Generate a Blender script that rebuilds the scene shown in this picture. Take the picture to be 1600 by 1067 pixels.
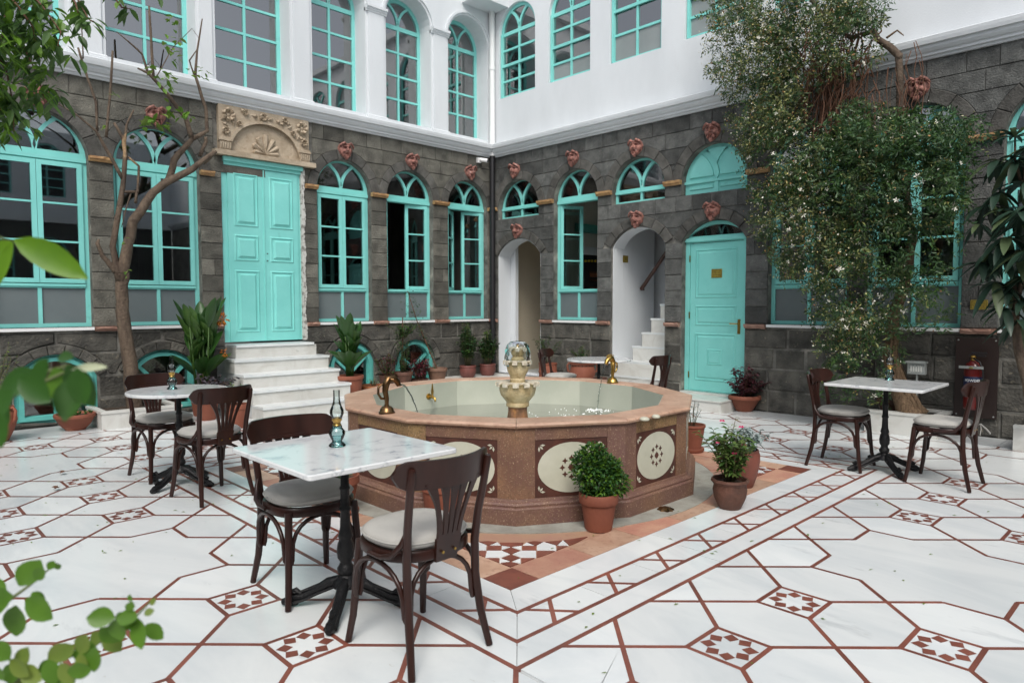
import bpy, bmesh, math, random
import numpy as np
from mathutils import Vector, Matrix
from mathutils.geometry import tessellate_polygon
random.seed(7); rng = np.random.default_rng(7)
for o in list(bpy.data.objects): bpy.data.objects.remove(o)
scene = bpy.context.scene
col = scene.collection
R_ = math.radians
# ------------------------------------------------------------------ camera, light, exposure
FPX, YAW, PITCH, ROLL, CAMH = 1076.71, R_(45.8512), R_(3.0479), R_(-0.0643), 1.40
_f = Vector((math.cos(YAW)*math.cos(PITCH), math.sin(YAW)*math.cos(PITCH), -math.sin(PITCH)))
_r = Vector((math.sin(YAW), -math.cos(YAW), 0)); _u = _r.cross(_f)
_r, _u = _r*math.cos(ROLL)+_u*math.sin(ROLL), -_r*math.sin(ROLL)+_u*math.cos(ROLL)
cam_data = bpy.data.cameras.new('camera'); cam = bpy.data.objects.new('camera', cam_data); col.objects.link(cam)
cam.matrix_world = Matrix(((_r.x,_u.x,-_f.x,0),(_r.y,_u.y,-_f.y,0),(_r.z,_u.z,-_f.z,CAMH),(0,0,0,1)))
cam_data.sensor_width = 36; cam_data.lens = FPX/1600*36; cam_data.clip_start = .05; cam_data.clip_end = 400
cam_data.dof.use_dof = True; cam_data.dof.focus_distance = 5.0; cam_data.dof.aperture_fstop = 4.0
scene.camera = cam
world = bpy.data.worlds.new('World'); scene.world = world; world.use_nodes = True
wn, wl = world.node_tree.nodes, world.node_tree.links; wn.clear()
SUN_EL, SUN_AZ = 50, 227        # azimuth: degrees anticlockwise from +x of the place the light comes from
wsky = wn.new('ShaderNodeTexSky'); wsky.sky_type = 'NISHITA'; wsky.sun_disc = False
wsky.sun_elevation = R_(SUN_EL); wsky.sun_rotation = R_(90-SUN_AZ); wsky.air_density = 1.0; wsky.dust_density = 3.0; wsky.ozone_density = 1.0
whs = wn.new('ShaderNodeHueSaturation'); whs.inputs['Saturation'].default_value = .38
wbg = wn.new('ShaderNodeBackground'); wbg.inputs[1].default_value = .15
wout = wn.new('ShaderNodeOutputWorld')
wl.new(wsky.outputs[0], whs.inputs['Color']); wl.new(whs.outputs[0], wbg.inputs[0]); wl.new(wbg.outputs[0], wout.inputs[0])
sd = bpy.data.lights.new('sun', 'SUN'); sd.energy = 1.5; sd.angle = R_(26); sd.color = (1, .95, .88)
so = bpy.data.objects.new('sun', sd); col.objects.link(so)
_sv = Vector((math.cos(R_(SUN_AZ))*math.cos(R_(SUN_EL)), math.sin(R_(SUN_AZ))*math.cos(R_(SUN_EL)), math.sin(R_(SUN_EL))))
so.rotation_euler = _sv.to_track_quat('Z', 'Y').to_euler(); so.location = (0, 0, 20)
scene.view_settings.view_transform = 'Standard'; scene.view_settings.look = 'None'
scene.view_settings.exposure = 0.38; scene.view_settings.gamma = 1; scene.view_settings.use_curve_mapping = False
scene.render.engine = 'CYCLES'
scene.cycles.max_bounces = 8; scene.cycles.diffuse_bounces = 5; scene.cycles.glossy_bounces = 4; scene.cycles.transparent_max_bounces = 16
# a point seen at a pixel of the 1600x1067 photograph, on a plane of the place (survey helper)
def ray(px, py): return _f + _r*((px-800)/FPX) - _u*((py-533.5)/FPX)
def at_z(px, py, z=0): d = ray(px, py); t = (z-CAMH)/d.z; return Vector((d.x*t, d.y*t, z))
def at_x(px, py, X): d = ray(px, py); t = X/d.x; return Vector((X, d.y*t, CAMH+d.z*t))
def at_y(px, py, Y): d = ray(px, py); t = Y/d.y; return Vector((d.x*t, Y, CAMH+d.z*t))
def at_d(px, py, D): d = ray(px, py); return Vector((d.x*D, d.y*D, CAMH+d.z*D))
# ------------------------------------------------------------------ materials
MATS = {}
def mk(name, c, rough=.6, c2=None, scale=6, amt=1.0, lo=.35, hi=.65, bump=0, bscale=40, metal=0, coat=0, rnd=0, spec=.5, c3=None, scale3=30, lo3=.55, hi3=.7, trans=0, rot=None, distort=0, detail=5, stretch=None, c4=None, scale4=20, lo4=.5, hi4=.65):
    m = bpy.data.materials.new(name); m.use_nodes = True; N, L = m.node_tree.nodes, m.node_tree.links
    b = N['Principled BSDF']; b.inputs['Roughness'].default_value = rough; b.inputs['Metallic'].default_value = metal
    b.inputs['Specular IOR Level'].default_value = spec
    if coat: b.inputs['Coat Weight'].default_value = coat; b.inputs['Coat Roughness'].default_value = .12
    geo = N.new('ShaderNodeNewGeometry'); vec = geo.outputs['Position']
    if stretch:
        mp = N.new('ShaderNodeMapping'); mp.inputs['Scale'].default_value = stretch
        if rot: mp.inputs['Rotation'].default_value = rot
        L.new(vec, mp.inputs[0]); vec = mp.outputs[0]
    base = N.new('ShaderNodeRGB'); base.outputs[0].default_value = (*c, 1); cur = base.outputs[0]
    def layer(cur, cc, sc, lo, hi, dist=0, am=1):
        n = N.new('ShaderNodeTexNoise'); n.inputs['Scale'].default_value = sc; n.inputs['Detail'].default_value = detail; n.inputs['Distortion'].default_value = dist
        n.inputs['Roughness'].default_value = .6
        L.new(vec, n.inputs['Vector']); mr = N.new('ShaderNodeMapRange'); mr.inputs[1].default_value = lo; mr.inputs[2].default_value = hi; mr.inputs[4].default_value = am
        L.new(n.outputs[0], mr.inputs[0]); mx = N.new('ShaderNodeMix'); mx.data_type = 'RGBA'
        L.new(mr.outputs[0], mx.inputs[0]); L.new(cur, mx.inputs[6]); mx.inputs[7].default_value = (*cc, 1); return mx.outputs[2]
    if c2: cur = layer(cur, c2, scale, lo, hi, distort, amt)
    if c3: cur = layer(cur, c3, scale3, lo3, hi3)
    if c4: cur = layer(cur, c4, scale4, lo4, hi4)
    if rnd:
        oi = N.new('ShaderNodeObjectInfo'); mr = N.new('ShaderNodeMapRange'); mr.inputs[3].default_value = 1-rnd; mr.inputs[4].default_value = 1+rnd
        L.new(oi.outputs['Random'], mr.inputs[0]); vm = N.new('ShaderNodeVectorMath'); vm.operation = 'SCALE'
        L.new(cur, vm.inputs[0]); L.new(mr.outputs[0], vm.inputs['Scale']); cur = vm.outputs[0]
    L.new(cur, b.inputs['Base Color'])
    if bump:
        n = N.new('ShaderNodeTexNoise'); n.inputs['Scale'].default_value = bscale; n.inputs['Detail'].default_value = 6; L.new(geo.outputs['Position'], n.inputs['Vector'])
        bp = N.new('ShaderNodeBump'); bp.inputs['Strength'].default_value = bump; bp.inputs['Distance'].default_value = .02
        L.new(n.outputs[0], bp.inputs['Height']); L.new(bp.outputs[0], b.inputs['Normal'])
    if trans:
        t = N.new('ShaderNodeBsdfTranslucent'); L.new(cur, t.inputs[0]); mx = N.new('ShaderNodeMixShader'); mx.inputs[0].default_value = trans
        L.new(b.outputs[0], mx.inputs[1]); L.new(t.outputs[0], mx.inputs[2]); L.new(mx.outputs[0], N['Material Output'].inputs[0])
    MATS[name] = m; return m
def glassmat(name, tint, refl=1.0, rough=.02, ior=1.5, alpha_tint=(.9,.95,.95)):
    m = bpy.data.materials.new(name); m.use_nodes = True; N, L = m.node_tree.nodes, m.node_tree.links; N.remove(N['Principled BSDF'])
    t = N.new('ShaderNodeBsdfTransparent'); t.inputs[0].default_value = (*tint, 1)
    g = N.new('ShaderNodeBsdfGlossy'); g.inputs['Roughness'].default_value = rough; g.inputs[0].default_value = (refl, refl, refl, 1)
    fr = N.new('ShaderNodeFresnel'); fr.inputs[0].default_value = ior; mx = N.new('ShaderNodeMixShader')
    L.new(fr.outputs[0], mx.inputs[0]); L.new(t.outputs[0], mx.inputs[1]); L.new(g.outputs[0], mx.inputs[2]); L.new(mx.outputs[0], N['Material Output'].inputs[0])
    MATS[name] = m; return m
BAS = mk('basalt', (.116,.119,.113), .85, c2=(.050,.052,.050), scale=7, lo=.36, hi=.68, bump=.75, bscale=55, rnd=.36, c3=(.22,.215,.20), scale3=22, lo3=.60, hi3=.80, detail=8, c4=(.045,.045,.042), scale4=70, lo4=.60, hi4=.70)
BASA = mk('basalt_warm', (.144,.139,.117), .85, c2=(.060,.058,.049), scale=6, lo=.36, hi=.68, bump=.75, bscale=50, rnd=.36, c3=(.28,.26,.21), scale3=24, lo3=.60, hi3=.80, detail=8, c4=(.05,.047,.038), scale4=70, lo4=.60, hi4=.70)
BASL = mk('basalt_worn', (.112,.107,.092), .88, c2=(.040,.039,.035), scale=5, bump=1.0, bscale=30, rnd=.35, c3=(.27,.24,.18), scale3=20, lo3=.6, hi3=.78, detail=8)
MORT = mk('mortar', (.20,.195,.175), .9, c2=(.07,.068,.06), scale=5, bump=.5, c3=(.34,.32,.28), scale3=4, lo3=.55, hi3=.72)
RING = mk('arch_stone', (.112,.109,.099), .85, c2=(.056,.054,.049), scale=7, bump=.6, bscale=45, rnd=.2, c3=(.15,.14,.12), scale3=20, lo3=.64, hi3=.8)
PLA = mk('plaster', (.68,.71,.735), .75, c2=(.61,.64,.665), scale=1.3, c3=(.56,.58,.59), scale3=5, lo3=.66, hi3=.85, stretch=(1,1,.35), bump=.12, bscale=60)
PLAI = mk('inner_plaster', (.62,.60,.55), .8, c2=(.55,.53,.48), scale=1)
BEIGE = mk('beige_plaster', (.50,.44,.34), .8, c2=(.44,.39,.30), scale=1.5)
TEAL = mk('teal_paint', (.245,.675,.63), .34, c2=(.205,.61,.57), scale=2.2, c3=(.17,.50,.46), scale3=11, lo3=.62, hi3=.85, bump=.06, bscale=25, spec=.4)
TEAL2 = mk('teal_paint_old', (.13,.50,.45), .5, c2=(.10,.42,.39), scale=5)
MARB = mk('white_marble', (.71,.735,.735), .20, c2=(.53,.575,.60), scale=1.5, lo=.42, hi=.78, distort=1.8, rnd=.085, c3=(.34,.37,.39), scale3=5, lo3=.62, hi3=.84, c4=(.50,.50,.47), scale4=26, lo4=.68, hi4=.78, bump=.03, bscale=8, stretch=(1,.35,1), rot=(0,0,.6), detail=8)
GREYM = mk('grey_marble', (.50,.52,.52), .35, c2=(.38,.40,.41), scale=2.5, distort=1.5, rnd=.08)
RED = mk('red_marble', (.23,.075,.05), .38, c2=(.155,.05,.036), scale=7, rnd=.18, c3=(.40,.20,.13), scale3=45, lo3=.64, hi3=.78)
PINK = mk('pink_stone', (.48,.28,.19), .5, c2=(.38,.175,.13), scale=5, rnd=.14, c3=(.24,.13,.085), scale3=60, lo3=.6, hi3=.72, bump=.15)
TABM = mk('veined_marble', (.72,.735,.74), .12, c2=(.34,.37,.42), scale=4.5, lo=.52, hi=.80, distort=2.2, c3=(.22,.25,.30), scale3=13, lo3=.62, hi3=.74, detail=9, coat=.3)
STEPM = mk('step_marble', (.62,.62,.59), .35, c2=(.50,.49,.45), scale=3.2, lo=.45, hi=.75, distort=1.3, c3=(.42,.42,.40), scale3=10, lo3=.66, hi3=.8)
FST = mk('fountain_stone', (.25,.135,.072), .55, c2=(.155,.078,.055), scale=3.0, lo=.38, hi=.62, c3=(.15,.085,.05), scale3=75, lo3=.50, hi3=.60, bump=.15, bscale=60, c4=(.42,.30,.20), scale4=110, lo4=.58, hi4=.68, detail=8)
FSY = mk('fountain_stone_yellow', (.27,.175,.075), .55, c2=(.20,.10,.055), scale=3.5, lo=.4, hi=.62, c3=(.15,.095,.04), scale3=70, lo3=.50, hi3=.60, bump=.15, bscale=60, c4=(.42,.30,.20), scale4=110, lo4=.58, hi4=.68, detail=8)
FSP = mk('fountain_stone_purple', (.21,.115,.072), .55, c2=(.14,.070,.060), scale=3.5, c3=(.14,.075,.05), scale3=75, lo3=.50, hi3=.60, bump=.15, bscale=60, c4=(.42,.30,.20), scale4=110, lo4=.58, hi4=.68, detail=8)
FRIM = mk('fountain_rim_stone', (.54,.36,.26), .42, c2=(.44,.27,.185), scale=4, lo=.4, hi=.6, c3=(.32,.17,.12), scale3=26, lo3=.52, hi3=.75, rnd=.12, detail=8)
DRED = mk('panel_red', (.10,.034,.022), .5, c2=(.055,.020,.014), scale=12, detail=8)
CREAM = mk('cream_inlay', (.55,.55,.45), .35, c2=(.48,.48,.38), scale=6)
BASIN = mk('basin_paint', (.40,.42,.35), .5, c2=(.34,.365,.30), scale=2.5)
CARV = mk('carved_limestone', (.48,.40,.30), .75, c2=(.34,.27,.19), scale=6, bump=.5, bscale=30, c3=(.26,.18,.11), scale3=14, lo3=.6, hi3=.8)
TIER = mk('tier_stone', (.58,.48,.29), .55, c2=(.42,.31,.15), scale=12, bump=.5, bscale=45, c3=(.24,.15,.07), scale3=24, lo3=.6, hi3=.8)
TIERW = mk('tier_wet_crust', (.70,.66,.56), .4, c2=(.55,.48,.36), scale=30, bump=.6)
RUST = mk('rusty_stone', (.26,.12,.05), .55, c2=(.13,.065,.03), scale=14, bump=.4, c3=(.42,.20,.05), scale3=9)
CLAY = mk('clay_face', (.38,.17,.135), .6, c2=(.12,.05,.042), scale=22, lo=.42, hi=.62, bump=.4, rnd=.15, c3=(.55,.38,.34), scale3=9, lo3=.62, hi3=.75)
CAPY = mk('capital_stone', (.46,.28,.12), .6, c2=(.30,.16,.07), scale=14, bump=.6, bscale=30)
CAPR = mk('sill_stone', (.42,.25,.19), .6, c2=(.30,.16,.12), scale=10, bump=.4, rnd=.15)
WOOD = mk('dark_wood', (.034,.0115,.008), .33, c2=(.020,.007,.005), scale=14, spec=.4, coat=.06, stretch=(1,1,.15))
WOOD2 = mk('brown_wood', (.085,.026,.014), .3, c2=(.04,.016,.01), scale=12, coat=.2, stretch=(1,1,.2))
CUSH = mk('cushion_fabric', (.45,.44,.41), .9, c2=(.40,.39,.365), scale=5, bump=.35, bscale=300)
IRON = mk('black_iron', (.007,.007,.008), .45, bump=.3, bscale=70, spec=.35)
BRASS = mk('brass', (.55,.36,.10), .28, c2=(.33,.20,.06), scale=18, metal=1)
BRONZE = mk('bronze', (.22,.13,.06), .32, c2=(.12,.07,.035), scale=20, metal=1)
TERR = mk('terracotta', (.235,.075,.042), .75, c2=(.20,.06,.034), scale=8, bump=.15, rnd=.15, c3=(.36,.17,.11), scale3=6, lo3=.62, hi3=.8)
TERD = mk('dark_terracotta', (.12,.05,.032), .7, c2=(.075,.035,.024), scale=10, bump=.3, c3=(.26,.19,.14), scale3=9, lo3=.64, hi3=.74)
TERO = mk('orange_terracotta', (.34,.115,.035), .6, c2=(.26,.08,.03), scale=8)
SOIL = mk('soil', (.035,.022,.014), .95, c2=(.06,.04,.025), scale=40, bump=1)
BARK = mk('bark', (.135,.098,.068), .85, c2=(.06,.04,.028), scale=14, bump=.9, bscale=35, c3=(.33,.22,.12), scale3=5, lo3=.64, hi3=.7, stretch=(1,1,.35))
BARK2 = mk('fibrous_bark', (.20,.13,.075), .85, c2=(.09,.055,.03), scale=60, bump=.9, bscale=50, stretch=(1,1,.07))
L1 = mk('leaf_green', (.070,.150,.028), .45, c2=(.042,.100,.020), scale=9, trans=.3)
L2 = mk('leaf_dark', (.032,.085,.028), .42, c2=(.020,.055,.020), scale=9, trans=.15)
L3 = mk('leaf_bright', (.13,.26,.025), .45, c2=(.09,.20,.02), scale=6, trans=.35)
L4 = mk('leaf_canna', (.040,.115,.022), .38, c2=(.028,.085,.018), scale=3, trans=.25)
LJ = mk('leaf_jasmine', (.075,.150,.055), .42, c2=(.040,.095,.040), scale=3, trans=.25, c3=(.12,.16,.055), scale3=2.5, lo3=.5, hi3=.7)
LJ2 = mk('leaf_jasmine_olive', (.25,.27,.08), .5, c2=(.14,.17,.055), scale=5, trans=.25, c3=(.26,.18,.06), scale3=4, lo3=.58, hi3=.7)
LS = mk('leaf_silver', (.30,.36,.35), .7, c2=(.16,.21,.20), scale=20)
LR = mk('leaf_maroon', (.045,.018,.020), .45, c2=(.09,.02,.03), scale=14, trans=.15)
LP = mk('leaf_loquat', (.030,.062,.040), .38, c2=(.018,.040,.026), scale=8, trans=.1)
LY = mk('leaf_yellowgreen', (.20,.27,.05), .5, c2=(.12,.2,.03), scale=9, trans=.3)
PETW = mk('petal_white', (.80,.78,.68), .6, trans=.2)
PETP = mk('petal_pink', (.62,.04,.16), .5, trans=.2)
PETO = mk('petal_orange', (.65,.12,.02), .5, c2=(.75,.32,.03), scale=30, trans=.2)
STEM = mk('stem', (.10,.09,.04), .7)
STEMB = mk('brown_stem', (.12,.055,.03), .8)
WHITE = mk('white_paint', (.78,.79,.79), .5)
BLACK = mk('black_paint', (.012,.012,.014), .5)
GREY = mk('grey_metal', (.30,.32,.31), .45)
PLAQ = mk('plaque_brass', (.50,.38,.07), .35, c2=(.34,.24,.05), scale=30, metal=.6)
INK = mk('ink', (.05,.035,.015), .6)
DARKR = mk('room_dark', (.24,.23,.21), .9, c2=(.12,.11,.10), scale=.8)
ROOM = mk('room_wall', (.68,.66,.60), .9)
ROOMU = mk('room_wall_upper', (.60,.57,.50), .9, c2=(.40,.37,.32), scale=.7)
CURT = mk('curtain', (.50,.48,.42), .85)
EXTR = mk('extinguisher_red', (.12,.007,.006), .3, coat=.4)
NAVY = mk('navy_label', (.01,.02,.07), .5)
BROWNB = mk('board_brown', (.020,.010,.008), .45)
FROST = mk('frosted_glass', (.155,.185,.19), .32, c2=(.12,.15,.16), scale=1.4, spec=.6)
BLIND = mk('frosted_glass_pale', (.27,.30,.30), .35, c2=(.22,.25,.25), scale=1.4, spec=.6)
GLASS = glassmat('window_glass', (.86,.90,.90), ior=2.15)
GLASSU = glassmat('window_glass_upper', (.80,.84,.84), ior=3.2)
GTEAL = glassmat('lamp_teal_glass', (.76,.92,.92), ior=1.5)
GCLR = glassmat('lamp_clear_glass', (.88,.93,.92), ior=1.6)
def watermat():
    m = bpy.data.materials.new('water'); m.use_nodes = True; N, L = m.node_tree.nodes, m.node_tree.links; N.remove(N['Principled BSDF'])
    t = N.new('ShaderNodeBsdfTransparent'); t.inputs[0].default_value = (.78,.88,.85,1)
    g = N.new('ShaderNodeBsdfGlossy'); g.inputs['Roughness'].default_value = .04; fr = N.new('ShaderNodeFresnel'); fr.inputs[0].default_value = 1.33
    n = N.new('ShaderNodeTexNoise'); n.inputs['Scale'].default_value = 14; n.inputs['Detail'].default_value = 3; n.inputs['Distortion'].default_value = .6
    bp = N.new('ShaderNodeBump'); bp.inputs['Strength'].default_value = .5; bp.inputs['Distance'].default_value = .02
    L.new(n.outputs[0], bp.inputs['Height']); L.new(bp.outputs[0], g.inputs['Normal']); L.new(bp.outputs[0], fr.inputs['Normal'])
    mx = N.new('ShaderNodeMixShader'); L.new(fr.outputs[0], mx.inputs[0]); L.new(t.outputs[0], mx.inputs[1]); L.new(g.outputs[0], mx.inputs[2]); L.new(mx.outputs[0], N['Material Output'].inputs[0]); return m
WATER = watermat()
JET = glassmat('water_jet', (.86,.90,.90), ior=1.4)
FOAM = mk('foam', (.75,.78,.76), .5)
# ------------------------------------------------------------------ mesh helpers
def setp(o, label=None, cat=None, group=None, kind=None):
    if label: o['label'] = label
    if cat: o['category'] = cat
    if group: o['group'] = group
    if kind: o['kind'] = kind
    return o
def empty(name, loc, label=None, cat=None, group=None, kind=None, rz=0):
    o = bpy.data.objects.new(name, None); col.objects.link(o); o.location = loc; o.rotation_euler.z = rz; o.empty_display_size = .1
    return setp(o, label, cat, group, kind)
def link(name, me, parent=None, loc=None):
    o = bpy.data.objects.new(name, me); col.objects.link(o)
    if parent: o.parent = parent
    if loc is not None: o.location = loc
    return o
class MB:
    def __init__(s): s.v = []; s.f = []; s.mi = []
    def add(s, vs, fs, mi=0):
        n = len(s.v); s.v += [tuple(v) for v in vs]; s.f += [tuple(i+n for i in f) for f in fs]; s.mi += [mi]*len(fs); return s
    def box(s, a, b, T=None, mi=0):
        vs = [(x,y,z) for x in (a[0],b[0]) for y in (a[1],b[1]) for z in (a[2],b[2])]
        if T: vs = [T(*v) for v in vs]
        return s.add(vs, [(0,1,3,2),(4,6,7,5),(0,4,5,1),(2,3,7,6),(0,2,6,4),(1,5,7,3)], mi)
    def lathe(s, prof, n=24, c=(0,0,0), cap=True, wob=None, mi=0):
        vs = []; fs = []
        for r, z in prof:
            for i in range(n):
                a = 2*math.pi*i/n; rr = r*(wob(a, z) if wob else 1); vs.append((c[0]+rr*math.cos(a), c[1]+rr*math.sin(a), c[2]+z))
        m = len(prof)
        for j in range(m-1):
            for i in range(n): k = (i+1) % n; fs.append((j*n+i, j*n+k, (j+1)*n+k, (j+1)*n+i))
        if cap:
            fs.append(tuple(range(n))[::-1]); fs.append(tuple((m-1)*n+i for i in range(n)))
        return s.add(vs, fs, mi)
    def tube(s, pts, rad, n=8, mi=0, flat=None):
        pts = [Vector(p) for p in pts]; m = len(pts)
        if not hasattr(rad, '__len__'): rad = [rad]*m
        t0 = (pts[1]-pts[0]).normalized(); up = Vector((0,0,1)) if abs(t0.z) < .9 else Vector((1,0,0))
        u = t0.cross(up).normalized(); vs = []
        for i, p in enumerate(pts):
            t = (pts[min(i+1,m-1)]-pts[max(i-1,0)]).normalized()
            u = (u - t*u.dot(t)); u = u.normalized() if u.length > 1e-6 else t.orthogonal().normalized()
            w = t.cross(u)
            for k in range(n):
                a = 2*math.pi*k/n; vs.append(p + (u*math.cos(a)*(flat or 1) + w*math.sin(a))*rad[i])
        fs = [(j*n+k, j*n+(k+1) % n, (j+1)*n+(k+1) % n, (j+1)*n+k) for j in range(m-1) for k in range(n)]
        fs += [tuple(range(n))[::-1], tuple((m-1)*n+k for k in range(n))]
        return s.add(vs, fs, mi)
    def leaf(s, p, d, L, W, up=None, droop=.25, seg=3, mi=0, fold=.25):
        d = Vector(d).normalized(); p = Vector(p)
        up = Vector(up) if up is not None else Vector((random.uniform(-.4,.4), random.uniform(-.4,.4), 1))
        side = d.cross(up); side = side.normalized() if side.length > 1e-4 else d.orthogonal().normalized(); nn = side.cross(d).normalized()
        vs = []; fs = []
        for i in range(seg+1):
            t = i/seg; w = W*.5*(math.sin(math.pi*min(1, t*.93+.04))**.8) if 0 < i < seg else W*.04
            c = p + d*(L*t) + Vector((0,0,-1))*(droop*L*t*t)
            vs += [c-side*w+nn*w*fold, c-nn*w*fold*.4, c+side*w+nn*w*fold]
        for i in range(seg):
            a = i*3; fs += [(a,a+1,a+4,a+3),(a+1,a+2,a+5,a+4)]
        return s.add(vs, fs, mi)
    def mesh(s, name, mats, smooth=False, norm=True):
        me = bpy.data.meshes.new(name); me.from_pydata(s.v, [], s.f)
        for m in (mats if isinstance(mats, (list, tuple)) else [mats]): me.materials.append(m)
        if len(me.materials) > 1: me.polygons.foreach_set('material_index', s.mi)
        if norm:
            b = bmesh.new(); b.from_mesh(me); bmesh.ops.recalc_face_normals(b, faces=b.faces); b.to_mesh(me); b.free()
        if smooth:
            if smooth is True: me.shade_smooth()
            else: me.shade_smooth(); me.set_sharp_from_angle(angle=R_(smooth))
        return me
    def build(s, name, mats, parent=None, smooth=False, loc=None, norm=True, kind=None):
        o = link(name, s.mesh(name, mats, smooth, norm), parent, loc)
        if kind: o['kind'] = kind
        return o
def area2(p): return sum(p[i][0]*p[(i+1) % len(p)][1]-p[(i+1) % len(p)][0]*p[i][1] for i in range(len(p)))/2
def ccw(p): return p if area2(p) > 0 else p[::-1]
def inset(p, d):
    p = ccw([tuple(q) for q in p]); n = len(p); out = []
    for i in range(n):
        a, b, c = Vector(p[i-1]), Vector(p[i]), Vector(p[(i+1) % n])
        e1 = (b-a); e2 = (c-b)
        if e1.length < 1e-7 or e2.length < 1e-7: out.append(tuple(b)); continue
        n1 = Vector((-e1.y, e1.x)).normalized(); n2 = Vector((-e2.y, e2.x)).normalized(); m = n1+n2
        k = max(.35, (1+n1.dot(n2))) ; out.append(tuple(b + m*(d/k)))
    return out
def plate(mb, outer, holes, W, d0, d1, mi=0):
    rings = [ccw(outer)] + [ccw(h)[::-1] for h in holes]
    tris = tessellate_polygon([[Vector((x,y,0)) for x, y in r] for r in rings])
    flat = [q for r in rings for q in r]; n = len(flat)
    vs = [W(x, y, d1) for x, y in flat] + [W(x, y, d0) for x, y in flat]
    fs = [tuple(t) for t in tris] + [tuple(i+n for i in t)[::-1] for t in tris]; k = 0
    for r in rings:
        m = len(r)
        for i in range(m): a, b = k+i, k+(i+1) % m; fs.append((a, b, b+n, a+n))
        k += m
    return mb.add(vs, fs, mi)
def slab(mb, poly, W, d0, d1, ch=.008):
    p = ccw(poly); q = inset(p, ch); n = len(p)
    vs = [W(x,y,d0) for x,y in p]+[W(x,y,d1-ch) for x,y in p]+[W(x,y,d1) for x,y in q]
    fs = [(i,(i+1) % n,n+(i+1) % n,n+i) for i in range(n)]+[(n+i,n+(i+1) % n,2*n+(i+1) % n,2*n+i) for i in range(n)]+[tuple(range(2*n,3*n))]
    return mb.add(vs, fs)
def rect(a, b, c, d): return [(a,c),(b,c),(b,d),(a,d)]
def arc(cx, cz, r, a0, a1, n=14): return [(cx+r*math.cos(R_(a0+(a1-a0)*i/n)), cz+r*math.sin(R_(a0+(a1-a0)*i/n))) for i in range(n+1)]
def archtop(s0, s1, zs, rise, n=16):   # from right springing over to the left one
    h = (s1-s0)/2; c = (s0+s1)/2; R = (h*h+rise*rise)/(2*rise); a = math.degrees(math.asin(min(1, h/R)))
    return arc(c, zs+rise-R, R, 90-a, 90+a, n)
def arched(s0, s1, zb, zs, rise=None, n=16):
    rise = rise or (s1-s0)/2; return [(s0,zb),(s1,zb)] + archtop(s0, s1, zs, rise, n)
def copy_tree(src, loc, rz, **kw):
    c = src.copy(); col.objects.link(c); c.location = loc; c.rotation_euler.z = rz; setp(c, **kw)
    for ch in list(src.children):
        d = ch.copy(); col.objects.link(d); d.parent = c
        for g in list(ch.children): e = g.copy(); col.objects.link(e); e.parent = d
    return c
YA, XB = 9.38, 8.616
def WA(s, z, d): return (s, YA-d, z)
def WB(s, z, d): return (XB-d, s, z)
def ID(x, y, z): return (x, y, z)
def FL(x, y, d): return (x, y, d)
# ------------------------------------------------------------------ the two wings of the court
wingA = empty('courtyard_building', (4.3, YA, 0), 'dark basalt and white plaster wing on the left with the double door and stairs', 'building')
wingB = empty('courtyard_building', (XB, 4.0, 0), 'dark basalt and white plaster wing on the right with single door and passage arches', 'building')
def kid(o, p):   # parent keeping world placement (wings are unrotated)
    o.parent = p; o.location = Vector(o.location)-Vector(p.location); return o
class Obs:
    def __init__(s, s0, s1, zb, zs, rise=None, rw=.15): s.s0, s.s1, s.zb, s.zs, s.rise, s.rw = s0, s1, zb, zs, rise, rw; s.c = (s0+s1)/2
    def ext(s, z):
        if z < s.zb-1e-6: return None
        if z <= s.zs+1e-6 or s.rise is None:
            return (s.s0, s.s1) if z <= s.zs+1e-6 else None
        h = (s.s1-s.s0)/2; R = (h*h+s.rise**2)/(2*s.rise); zc = s.zs+s.rise-R; Ro = R+s.rw
        if z > zc+Ro: return None
        w = math.sqrt(max(0, Ro*Ro-(z-zc)**2)); w = min(w, h+s.rw) if s.rise > h*.9 else min(w, math.sqrt(max(0, Ro*Ro-(s.zs-zc)**2)))
        return (s.c-w, s.c+w)
stone_n = {}
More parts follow.
